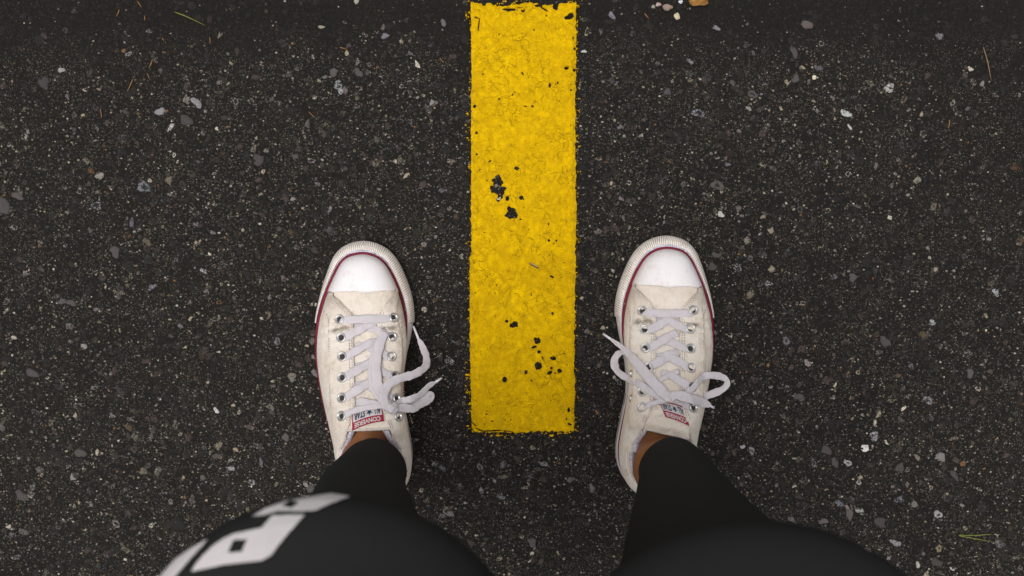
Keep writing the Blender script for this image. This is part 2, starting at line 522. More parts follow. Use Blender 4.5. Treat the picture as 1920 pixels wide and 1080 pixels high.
KEY = [  # px, py, radius px, (colour), tar, ring, aspect, rotation
 (635,162,15,(.50,.48,.52),.46,.05,.55,1.5),(625,135,9,(.13,.10,.10),.30,0,.9,.3),(672,136,9,(.11,.09,.09),.34,0,.9,1.),(299,209,9,(.30,.28,.31),.36,0,.9,0),
 (368,191,12,(.32,.30,.31),.42,0,.7,.7),(350,226,13,(.085,.07,.068),.34,0,.8,1.2),(270,350,13,(.20,.20,.24),.42,.15,.8,1.),(484,300,12,(.09,.07,.07),.32,0,.9,.2),
 (114,131,7,(.42,.38,.36),.40,0,.7,-.6),(81,155,13,(.075,.06,.06),.34,0,.8,1.),(320,238,9,(.55,.50,.50),.42,0,.5,-1.),(240,101,7,(.30,.29,.31),.42,.1,.7,-.6),
 (722,67,8,(.22,.21,.26),.40,0,.7,.1),(602,50,6,(.42,.33,.22),.34,0,.6,.1),(668,2,6,(.45,.42,.30),.34,0,.8,0),(711,280,0,(0,0,0),0,0,1,0),
 (831,42,7,(.17,.15,.17),.38,0,.8,1.4),(1310,212,12,(.32,.29,.35),.46,.12,.8,.3),(1587,213,10,(.52,.58,.53),.40,0,.8,.4),(1668,165,11,(.60,.55,.53),.44,0,.8,0),
 (1514,46,10,(.15,.11,.10),.36,0,.9,0),(1490,98,11,(.10,.08,.08),.34,0,.6,1.2),(1762,67,8,(.22,.19,.23),.42,0,.9,0),(1535,127,10,(.17,.14,.16),.44,0,.6,.7),
 (1527,145,5,(.62,.56,.42),.30,0,.75,-.2),(1492,148,8,(.11,.09,.10),.34,0,.9,0),(1412,176,10,(.12,.095,.10),.42,.1,.9,0),(1252,172,9,(.10,.08,.09),.38,0,.7,1.),
 (1148,28,8,(.25,.22,.28),.42,0,.7,.8),(1095,96,5,(.62,.56,.52),.30,0,.6,0),(1295,115,7,(.26,.23,.27),.42,0,.6,.7),(1344,52,7,(.26,.24,.27),.42,0,.7,.2),
 (1278,216,0,(0,0,0),0,0,1,0),(1404,203,6,(.30,.30,.24),.36,0,.7,.8),(1594,238,6,(.58,.54,.52),.34,0,.5,.9),(33,385,0,(0,0,0),0,0,1,0),(5,385,17,(.10,.08,.078),.32,.1,.8,1.),
 (32,368,11,(.12,.09,.085),.34,0,.6,.3),(180,385,10,(.28,.27,.31),.48,.15,.9,1.2),(187,330,9,(.34,.29,.24),.40,.05,.7,.2),(215,472,11,(.11,.085,.088),.32,0,.9,.8),
 (247,418,9,(.16,.14,.18),.44,0,.6,1.3),(275,453,9,(.17,.12,.06),.40,.1,.7,.5),(116,565,9,(.12,.095,.09),.32,0,.6,0),(133,568,9,(.11,.085,.085),.32,0,.7,.2),
 (285,538,9,(.27,.25,.32),.46,0,.6,-.9),(382,508,8,(.55,.50,.52),.46,0,.7,.4),(1345,347,12,(.13,.11,.10),.40,.15,.9,0),(1352,402,7,(.55,.56,.50),.36,0,.8,0),
 (1384,503,10,(.60,.55,.58),.50,.05,.8,.9),(1343,478,8,(.11,.085,.08),.34,0,.7,.3),(1336,500,10,(.10,.08,.075),.34,0,.7,.1),(1441,531,8,(.50,.48,.50),.46,.1,.7,.2),
 (842,677,9,(.55,.51,.50),.48,.05,.9,.4),(1749,604,7,(.40,.42,.42),.44,0,.7,.6),(1868,548,8,(.42,.46,.48),.44,0,.8,1.),(405,770,7,(.65,.62,.58),.40,0,.6,.7),
 (1525,868,9,(.36,.33,.36),.48,.05,.9,.4),(1640,817,9,(.40,.38,.42),.46,.05,.9,.4),(1410,845,9,(.36,.34,.38),.46,.05,.6,.9),(1393,838,5,(.42,.42,.48),.40,0,.8,0),
 (1590,868,8,(.42,.39,.42),.42,.1,.8,0),(1550,845,10,(.10,.08,.078),.34,0,.9,.4),(1566,867,9,(.105,.085,.085),.34,0,.8,1.2),(1594,965,10,(.14,.11,.105),.34,0,.8,1.2),
 (1612,957,7,(.50,.47,.44),.44,0,.8,.4),(1545,978,9,(.15,.115,.11),.34,.05,.7,-.2),(1575,945,8,(.20,.19,.24),.44,0,.8,.1),(1611,905,7,(.55,.52,.46),.44,.05,.6,1.4),
 (1651,980,13,(.085,.068,.065),.34,.06,.7,1.4),(1760,965,9,(.38,.37,.38),.38,.1,.8,1.3),(1687,937,9,(.22,.21,.28),.46,0,.9,0),(1715,945,9,(.22,.21,.16),.42,0,.6,1.5),
 (1681,1019,9,(.33,.30,.33),.44,0,.8,.1),(1761,1029,7,(.30,.22,.09),.40,.12,.9,.5),(1722,1060,6,(.50,.46,.36),.34,0,.8,1.2),(1688,877,12,(.10,.08,.065),.34,0,.6,-1.1),
 (1765,857,10,(.26,.23,.21),.38,.05,.8,.1),(1721,858,8,(.27,.21,.14),.40,0,.5,.6),(1790,891,10,(.085,.075,.085),.36,0,.6,.9),(1875,1020,11,(.20,.16,.17),.46,0,.7,0),
 (1830,1065,0,(0,0,0),0,0,1,0),(1757,1055,11,(.085,.065,.06),.34,0,.8,0),(998,1018,10,(.12,.095,.095),.36,.05,.8,.7),(830,878,8,(.16,.15,.19),.44,0,.7,.8),
 (900,875,9,(.20,.18,.22),.46,0,.7,.9),(829,967,8,(.19,.17,.20),.46,0,.7,.4),(903,920,8,(.26,.24,.26),.46,0,.5,1.5),(845,963,7,(.22,.20,.21),.42,0,.7,.1),
 (940,932,9,(.24,.22,.23),.44,0,.6,0),(433,878,8,(.36,.33,.34),.44,0,.7,.3),(472,905,8,(.34,.32,.33),.44,.1,.6,.1),(535,820,8,(.14,.105,.10),.36,0,.8,.8),
 (406,855,9,(.10,.08,.075),.34,0,.6,0),(332,983,15,(.014,.013,.013),.8,0,.9,0),(489,867,8,(.14,.14,.18),.44,0,.5,1.6),(442,843,5,(.48,.30,.14),.34,0,.8,.6),
 (1740,750,9,(.30,.28,.32),.44,.1,.8,.1),(1475,640,9,(.20,.18,.22),.42,.1,.8,.1),(1600,520,9,(.12,.10,.10),.34,0,.8,.1),(1820,700,9,(.12,.10,.10),.34,0,.8,1.1),
 (520,640,9,(.26,.24,.28),.44,.1,.7,.9),(590,700,8,(.20,.18,.2),.40,0,.7,.9),(60,700,12,(.10,.08,.08),.34,0,.7,.5),(150,850,12,(.10,.085,.08),.34,.05,.7,.5),
 (40,930,13,(.10,.08,.078),.34,0,.7,.9),(1500,745,10,(.11,.09,.085),.34,0,.8,.2),(1660,640,11,(.10,.08,.08),.34,.05,.8,1.2),(1060,880,0,(0,0,0),0,0,1,0),
 (1020,560+310,8,(.24,.21,.22),.42,0,.7,.5),(1110,915,8,(.20,.17,.17),.40,0,.7,1.5),
]
nst = 0; taken = []
for i, (px, py, rp, col, tar, ring, asp, rot) in enumerate(KEY):
    if rp == 0: continue
    gm = sum(col) / 3; col = tuple((gm + (c - gm) * .6) * .98 for c in col)
    V, Q, T, C = one_stone_mesh(900 + i, rp / PPM, col, tar + .035, ring, asp, .0009)
    put_stone(px, py, V, Q, T, C, -rot); nst += 1; taken.append((px, py))
VARS = []
for i in range(26):
    c = [(.085, .068, .064), (.105, .085, .082), (.10, .09, .10), (.17, .155, .17), (.23, .21, .24), (.30, .27, .25), (.075, .062, .058)][i % 7]
    c = tuple(q * f for q, f in zip(c, (.86, .78, .74)))
    V, Q, T, C = one_stone_mesh(40 + i, random.uniform(4.6, 9.0) / PPM, c, random.uniform(.44, .56), random.choice([0, 0, .1, .16]), random.uniform(.55, .95), .0009)
    VARS.append(put_stone(-500, -500, V, Q, T, C, 0))
vm = [o.data for o in VARS]
for o in VARS: bpy.data.objects.remove(o)
tries = 0
while nst < 300 and tries < 20000:
    tries += 1
    px, py = random.uniform(4, 1916), random.uniform(30, 1076)
    if 868 < px < 1092 and py < 830: continue
    if 590 < px < 775 and 450 < py < 930 or 1155 < px < 1340 and 440 < py < 930: continue
    if (px - 610) ** 2 + (py - 1346) ** 2 < 400 ** 2 or (px - 1428) ** 2 + (py - 1431) ** 2 < 440 ** 2: continue
    if any((px - a) ** 2 + (py - b) ** 2 < 30 ** 2 for a, b in taken): continue
    w = P(px, py)
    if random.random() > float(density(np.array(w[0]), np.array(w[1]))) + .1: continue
    put_stone(px, py, None, None, None, None, random.uniform(0, 6.28), random.choice(vm)); taken.append((px, py)); nst += 1

# ------------------------------------------------------------------ the yellow line: a real skin of paint with worn edges and chips
def build_paint():
    s = .00055
    xs = np.arange(PX0 - .008, PX1 + .008, s); ys = np.arange(PY0 - .010, PY1 + .008, s)
    X, Y = np.meshgrid(xs, ys)
    PX = X * PPM + 960; PYY = 540 - Y * PPM
    e = lambda f, sd, o=3: (fbm(X * f, Y * f, sd, o) - .5) * 2
    fine = e(260, 51, 3)
    # sides: straight, crumbly
    L = 882.5 + np.where(PYY > 480, -2.5, 0) + np.clip((PYY - 640) / 170, 0, 1) * 4
    R = 1079 - np.clip((PYY - 420) / 400, 0, 1) * 3.5
    side = np.minimum(PX - L, R - PX) + 1.3 * e(28, 52, 2) + 2.4 * e(150, 57, 3) + 1.0 * fine
    top = (PYY - 9) + 4.5 * e(45, 53, 2) + 3 * fine + np.where(PX < 930, 3.5, 0)
    bot = (811 - np.clip((PX - 960) / 110, -1, 1) * 3 - PYY) + 3.5 * e(50, 54, 2) + 3.5 * fine
    corner = 14 - np.hypot(np.clip(L + 14 - PX, 0, 99), np.clip(PYY - 797, 0, 99)) + 2 * fine
    M = (side > 0) & (top > 0) & (bot > 0) & (corner > 0)
    # ragged dust of paint just beyond the edges
    dust = (np.minimum(np.minimum(side, bot), top) > -4.0 - 6 * (fbm(X * 0, Y * 25, 61, 2) > .55)) & (fbm(X * 430 + 3 * fine, Y * 430, 77, 3) > .72)
    M |= dust
    def hole(cx, cy, rx, ry, rot=0., rough=.5):
        c, sn = math.cos(rot), math.sin(rot)
        u = (PX - cx) * c + (PYY - cy) * sn; v = -(PX - cx) * sn + (PYY - cy) * c
        q = np.hypot(u / rx, v / ry) + rough * fine + .35 * e(120, int(cx), 2)
        return q < 1
    holes = [(932,345,9,14,.2),(927,355,9,8,0),(939,358,8,7,0),(936,372,5,8,.5),(958,402,11,10,0),(954,393,4,6,0),(951,373,3.5,4.5,0),(977,371,4,4.5,0),(980,374,4,1.8,.8),
      (975,412,2.6,2.2,0),(968,316,4,2.8,0),(1062,128,4,2.8,-.2),(1030,161,2.6,5,0),(1045,156,2.3,3,0),(979,138,2,4,-.5),(962,610,9,4.5,0),(950,603,3.5,3.5,0),(966,606,5,4,0),
      (1007,640,4.5,7,.4),(1001,651,6.5,2.6,-.3),(1004,636,4,3,0),(1011,660,3.4,2.8,0),(1008,686,6,6.5,0),(1036,672,6,4,.3),(1049,695,4.4,4,0),(1030,699,4.2,2.6,-.4),(1034,690,2.4,2.4,0),
      (985,699,4,3.6,.5),(946,712,4,4.5,0),(1035,588,3,3,0),(1034,519,4,2,.4),(1029,451,2.2,2,0),(1028,421,1.8,2,0),(1043,452,1.6,2,0),(998,200,2,2,0),(1070,30,5,6,0),(1066,34,7,4,.2),
      (953,19,13,2.6,0),(980,21,5,2.6,0),(1008,11,8,4,0),(1042,12,5,9,.1),(1018,17,9,1.7,.5),(897,50,1.3,12,.1),(893,34,4,1.6,.4),(908,5,7,6,0),(925,6,3,5,0),(968,16,22,1.1,-.12),
      (1074,72,2,4,0),(1077,92,2,3,0),(1076,133,2.4,3,0),(1070,170,1.6,1.8,0),(890,200,2.5,3.5,.6),(893,250,2.2,3,.3),(894,290,1.8,2,0),(918,303,1.6,3,.6),(936,186,1.6,3,.4),(984,200,3,1.5,.2),
      (890,797,7,1.4,.7),(899,806,9,1.5,.4),(924,808,16,1.3,-.05),(952,809,10,1.2,.1),(1066,768,2.4,5,0),(1062,786,2.2,3,0),(1040,700,1.6,1.6,0),(957,788,1.4,2.6,.3),(914,772,2,1.4,0),(922,790,2,1.2,0),
      (1017,672,1.6,4,-.4),(1068,796,5,2,.3),(905,140,1.8,1.6,0),(935,66,1.4,1.4,0),(1024,30,1.4,1.8,0),(1001,57,1.3,1.6,0)]
    for h in holes: M &= ~hole(*h)
    M &= ~((fbm(X * 340, Y * 340, 99, 2) > .86) & (fbm(X * 30, Y * 30, 98, 2) > .5))
    Z = .0011 + fbm(X * 85, Y * 85, 3, 3) * .0013 + fbm(X * 350, Y * 350, 4, 2) * .00045
    edge = np.clip(np.minimum(np.minimum(side, bot), top) / 6, 0, 1)
    Z = -.0016 + (Z + .0016) * (.55 + .45 * edge)
    ny, nx = X.shape
    cm = M[:-1, :-1]
    idx = np.arange(nx * ny).reshape(ny, nx)
    F = np.stack([idx[:-1, :-1], idx[:-1, 1:], idx[1:, 1:], idx[1:, :-1]], -1)[cm]
    V = np.stack([X, Y, Z], -1).reshape(-1, 3)
    # walls round every edge and chip
    pad = np.pad(cm, 1)
    walls = []
    c = pad[1:-1, 1:-1]
    for (nb, a, b) in ((pad[:-2, 1:-1], (0, 0), (0, 1)), (pad[2:, 1:-1], (1, 1), (1, 0)), (pad[1:-1, :-2], (1, 0), (0, 0)), (pad[1:-1, 2:], (0, 1), (1, 1))):
        jj, ii = np.nonzero(c & ~nb)
        walls.append(np.stack([idx[jj + a[0], ii + a[1]], idx[jj + b[0], ii + b[1]]], -1))
    W = np.concatenate(walls)
    n0 = len(V)
    low = V.copy(); low[:, 2] = -.0036
    V = np.concatenate([V, low])
    Wf = np.stack([W[:, 1], W[:, 0], W[:, 0] + n0, W[:, 1] + n0], -1)
    used = np.zeros(len(V), bool); used[F.ravel()] = 1; used[Wf.ravel()] = 1
    remap = np.cumsum(used) - 1
    o = mesh_np('road_marking', V[used], [remap[F], remap[Wf]], PAINT, ROAD)
    tag(o, 'broad worn yellow painted line with black chips down the middle of the road')
    return o
build_paint()

# ------------------------------------------------------------------ sneakers
L_S = .2717
def rot2(p, a):
    c, s = math.cos(a), math.sin(a)
    return np.array([p[0] * c - p[1] * s, p[0] * s + p[1] * c])

OUT_PX = [(1222,929),(1205,925),(1190,917),(1173,902),(1161,882),(1155,858),(1155,832),(1161,798),(1168,765),(1174,735),(1174,700),(1170,665),(1164,640),(1158,608),(1156,581),
          (1161,545),(1173,510),(1188,479),(1203,461),(1223,449),(1247,443.5),(1270,447),(1288,455),(1303,471),(1314,498),(1324,530),(1332,563),(1337,600),(1337,650),
          (1331,700),(1322,745),(1311,790),(1301,830),(1290,872),(1274,903),(1250,922)]
R_ORG = P(1222, 927, .0)[:2]; R_ORG = np.array([(1222 - 960) / PPM, -(920 - 540) / PPM])
R_ANG = -math.atan2(21, 475)
def outline():
    pts = []
    for (px, py) in OUT_PX:
        w = P(px, py, .016)[:2] - R_ORG
        pts.append(rot2(w, -R_ANG))
    pts = np.array(pts)
    n = len(pts); dense = []
    for i in range(n):
        a, b, c, d = pts[(i - 1) % n], pts[i], pts[(i + 1) % n], pts[(i + 2) % n]
        for j in range(16):
            t = j / 16
            dense.append(.5 * ((2 * b) + (-a + c) * t + (2 * a - 5 * b + 4 * c - d) * t * t + (-a + 3 * b - 3 * c + d) * t ** 3))
    d = np.array(dense)
    seg = np.linalg.norm(np.roll(d, -1, 0) - d, axis=1); s = np.concatenate([[0], np.cumsum(seg)])
    N = 420
    t = np.linspace(0, s[-1], N, endpoint=False)
    dd = np.vstack([d, d[:1]])
    q = np.stack([np.interp(t, s, dd[:, 0]), np.interp(t, s, dd[:, 1])], -1)
    k = np.exp(-np.linspace(-2, 2, 13) ** 2); k /= k.sum()
    for _ in range(2):
        qq = np.zeros_like(q)
        for j, w in enumerate(k): qq += w * np.roll(q, j - 6, 0)
        q = qq
    return q
OUT = outline()                     # medial heel -> toe -> lateral -> heel
NO = len(OUT)
tan = np.roll(OUT, -1, 0) - np.roll(OUT, 1, 0)
tan /= np.linalg.norm(tan, axis=1)[:, None]
NIN = np.stack([tan[:, 1], -tan[:, 0]], -1)           # inward normal for this winding
cen = np.array([0, .13])
if ((cen - OUT) * NIN).sum(1).mean() < 0: NIN = -NIN
YT = OUT[:, 1].max()
def ledge(i):
    """width of the sole's sloping top between its outer edge and the red stripe"""
    x, y = OUT[i]
    fy = [.0, .15, .165, .19, .217, .235, .252, .264, YT]
    fm = [.0015, .0012, .0020, .0055, .0072, .0078, .0086, .0097, .0106]
    fl = [.0015, .0008, .0010, .0020, .0040, .0058, .0078, .0094, .0106]
    return float(np.interp(y, fy, fm if x < 0 else fl))
D = np.array([ledge(i) for i in range(NO)])
k = np.ones(9) / 9
D = sum(np.roll(D, j - 4) for j in range(9)) / 9
WS = np.interp(OUT[:, 1], [.05, .15, .2, YT], [.0010, .0018, .0032, .0037])
Z0 = .0275
B = OUT + NIN * (D + WS + .0006)[:, None]
YC = .2175; YS1 = YC - .007; YS0 = .050
SPX = lambda y: np.interp(y, [0, .05, .12, .2, .26], [.000, .001, .002, .0015, .001])
HT = lambda y: np.interp(y, [.03, .05, .058, .066, .078, .090, .11, .14, .17, .193, YS1], [.064, .062, .054, .057, .064, .066, .060, .050, .040, .0345, .0300])
EA = lambda y, md=False: np.interp(y, [.05, .09, .14, .19, YS1], [.50, .47, .50, .74, .80] if md else [.52, .64, .72, .76, .80])
EB = lambda y: np.interp(y, [.05, .09, .14, .19, YS1], [.85, .85, .85, .82, .78])
def BU(y, medial):
    return np.interp(y, [.03, .06, .10, .15, .19, .22], [.04, .12, .24, .20, .04, .0] if medial else [.02, .0, .0, .0, .0, .0])
def spine(i):
    y = min(max(B[i, 1], YS0), YS1)
    return np.array([SPX(y), y])
def SURF(i, phi):
    """point of the shoe's upper over outline point i; phi 0 at the sole, pi/2 on the ridge"""
    sp = spine(i); y = sp[1]
    c = np.cos(phi) ** EA(y, OUT[i, 0] < 0) * (1 + BU(y, OUT[i, 0] < 0) * np.sin(2 * phi))
    q = sp + (B[i] - sp) * c
    return np.array([q[0], q[1], Z0 + HT(y) * np.sin(phi) ** EB(y)])
med = [i for i in range(NO) if OUT[i, 0] < SPX(OUT[i, 1])]; lat = [i for i in range(NO) if OUT[i, 0] >= SPX(OUT[i, 1])]
def _side(idx):
    a = sorted([(B[i, 1], abs(B[i, 0] - SPX(B[i, 1])), i) for i in idx])
    return np.array([q[0] for q in a]), np.array([q[1] for q in a])
SM, SL = _side(med), _side(lat)
PH = np.linspace(0, math.pi / 2, 60)
def _polar(spt, up):
    idx = [i for i in range(NO) if (B[i, 1] > YS1 if up else B[i, 1] < YS0)]
    a = sorted((math.atan2(B[i, 1] - spt[1], B[i, 0] - spt[0]), float(np.linalg.norm(B[i] - spt))) for i in idx)
    return np.array([q[0] for q in a]), np.array([q[1] for q in a])
SP1 = np.array([SPX(YS1), YS1]); SP0 = np.array([SPX(YS0), YS0])
PO1 = _polar(SP1, True); PO0 = _polar(SP0, False)
def surf(x, y):
    medial = x < SPX(y)
    if y > YS1:
        v = np.array([x, y]) - SP1; hw = np.interp(math.atan2(v[1], v[0]), *PO1); r = np.linalg.norm(v) / hw; yy = YS1
    elif y < YS0:
        v = np.array([x, y]) - SP0; hw = np.interp(math.atan2(v[1], v[0]), *PO0); r = np.linalg.norm(v) / hw; yy = YS0
    else:
        hw = np.interp(y, *(SM if medial else SL)); r = abs(x - SPX(y)) / hw; yy = y
    c = np.cos(PH) ** EA(yy, medial) * (1 + BU(yy, medial) * np.sin(2 * PH))
    j = int(np.argmax(c)); cc = c[j:][::-1]; pp = PH[j:][::-1]
    phi = float(np.interp(min(r, cc[-1]), cc, pp))
    return float(Z0 + HT(yy) * math.sin(phi) ** EB(yy))
def snormal(x, y, e=.001):
    dx = (surf(x + e, y) - surf(x - e, y)) / (2 * e); dy = (surf(x, y + e) - surf(x, y - e)) / (2 * e)
    n = np.array([-dx, -dy, 1.]); return n / np.linalg.norm(n)
def gap(y):
    """half width between the two eyestay edges, widening into the ankle opening"""
    return float(np.interp(y, [.040, .052, .060, .068, .076, .086, .096, .106, .190, .196, YC], [.031, .0315, .0300, .0260, .0222, .0188, .0158, .0124, .0122, .0132, .0320]))

def shell(G, t, closed_u=False):
    """solid sheet from a grid of points G[n,m,3]; thickness t above it"""
    G = np.asarray(G, float); n, m = G.shape[:2]
    du = np.gradient(G, axis=0); dv = np.gradient(G, axis=1)
    N = np.cross(du, dv); ln = np.linalg.norm(N, axis=2, keepdims=True); N = N / np.maximum(ln, 1e-9)
    if N[..., 2].mean() < 0: N = -N; flip = True
    else: flip = False
    tt = np.asarray(t, float)
    if tt.ndim == 0: tt = np.full((n, m), float(tt))
    T = G + N * tt[..., None]
    V = np.concatenate([T.reshape(-1, 3), G.reshape(-1, 3)])
    idx = np.arange(n * m).reshape(n, m); o = n * m
    F = np.stack([idx[:-1, :-1], idx[1:, :-1], idx[1:, 1:], idx[:-1, 1:]], -1).reshape(-1, 4)
    lowf = F[:, ::-1] + o
    bd = np.concatenate([idx[0, :], idx[1:, -1], idx[-1, -2::-1], idx[-2:0:-1, 0]])
    nb = np.roll(bd, -1)
    W = np.stack([bd, nb, nb + o, bd + o], -1)
    F = np.concatenate([F, lowf, W])
    if flip: F = F[:, ::-1]
    return V, F

ROLL = [0.]       # how far an upper leans sideways over its sole, per metre of height
class Geo:
    def __init__(s): s.v = []; s.f = []; s.n = 0; s.mi = []
    def add(s, V, F, mi=0):
        V = np.asarray(V, float)
        s.v.append(V)
        for f in F: s.f.append(tuple(int(q) + s.n for q in f)); s.mi.append(mi)
        s.n += len(V)
    def build(s, name, mats, parent, m=1, smooth=True, autos=False):
        V = np.concatenate(s.v).copy(); V[:, 0] += ROLL[0] * np.maximum(0, V[:, 2] - Z0); V[:, 0] *= m
        me = bpy.data.meshes.new(name)
        me.from_pydata([tuple(v) for v in V], [], [f[::-1] if m < 0 else f for f in s.f])
        for q in (mats if isinstance(mats, (list, tuple)) else [mats]): me.materials.append(q)
        me.polygons.foreach_set('use_smooth', np.ones(len(me.polygons), bool) if smooth else np.zeros(len(me.polygons), bool))
        me.polygons.foreach_set('material_index', np.array(s.mi, np.int32))
        bm = bmesh.new(); bm.from_mesh(me); bmesh.ops.recalc_face_normals(bm, faces=bm.faces)
        if autos:
            for e in bm.edges:
                if len(e.link_faces) == 2 and e.calc_face_angle(0) > math.radians(38): e.smooth = False
        bm.to_mesh(me); bm.free()
        return link(bpy.data.objects.new(name, me), parent)

def loft(rings, closed_caps=True):
    R = np.asarray(rings); n, m = R.shape[:2]
    V = R.reshape(-1, 3); F = []
    for a in range(n - 1):
        for b in range(m):
            c = (b + 1) % m
            F.append((a * m + b, a * m + c, (a + 1) * m + c, (a + 1) * m + b))
    if closed_caps:
        F.append(tuple(range(m))[::-1]); F.append(tuple((n - 1) * m + i for i in range(m)))
    return V, F

def ribbon(pts, w, thick=.0013, up=None, roll=None, ends=True):
    """flat woven lace: pts[n,3], w width per point"""
    pts = np.asarray(pts, float); n = len(pts)
    w = np.broadcast_to(np.asarray(w, float), (n,))
    t = np.gradient(pts, axis=0); t /= np.maximum(np.linalg.norm(t, axis=1), 1e-9)[:, None]
    prof = [(-.5, 0), (-.44, .42), (-.2, .5), (.2, .5), (.44, .42), (.5, 0), (.44, -.42), (.2, -.5), (-.2, -.5), (-.44, -.42)]
    rings = []
    for i in range(n):
        u = np.array([0, 0, 1.]) if up is None else np.asarray(up[i], float)
        if roll is not None:
            sd = np.cross(t[i], u); sd /= max(np.linalg.norm(sd), 1e-9); u2 = np.cross(sd, t[i])
            u = u2 * math.cos(roll[i]) + sd * math.sin(roll[i])
        sd = np.cross(t[i], u); l = np.linalg.norm(sd)
        sd = sd / l if l > 1e-4 else np.array([1., 0, 0])
        nn = np.cross(sd, t[i])
        rings.append([pts[i] + sd * a * w[i] + nn * b * thick for a, b in prof])
    return loft(rings)

def tube(pts, r, m=8):
    pts = np.asarray(pts, float); n = len(pts); r = np.broadcast_to(np.asarray(r, float), (n,))
    t = np.gradient(pts, axis=0); t /= np.maximum(np.linalg.norm(t, axis=1), 1e-9)[:, None]
    ref = np.array([0, 0, 1.]) if abs(t[0][2]) < .9 else np.array([1., 0, 0])
    rings = []
    for i in range(n):
        a = np.cross(t[i], ref); a /= np.linalg.norm(a); b = np.cross(a, t[i]); ref = b
        rings.append([pts[i] + r[i] * (math.cos(q) * a + math.sin(q) * b) for q in np.linspace(0, 2 * math.pi, m, endpoint=False)])
    return loft(rings)

def text_mesh(body, size=1.0):
    cu = bpy.data.curves.new('txt', 'FONT'); cu.body = body; cu.size = size; cu.align_x = 'LEFT'; cu.offset = .028
    ob = bpy.data.objects.new('txt', cu); COL.objects.link(ob)
    dg = bpy.context.evaluated_depsgraph_get(); dg.update()
    me = ob.evaluated_get(dg).to_mesh()
    V = np.array([v.co[:] for v in me.vertices]); F = [tuple(p.vertices) for p in me.polygons]
    ob.evaluated_get(dg).to_mesh_clear()
    bpy.data.objects.remove(ob); bpy.data.curves.remove(cu)
    V[:, 0] -= V[:, 0].min(); V[:, 1] -= V[:, 1].min()
    V[:, 0] /= V[:, 0].max(); V[:, 1] /= V[:, 1].max()
    return V, F

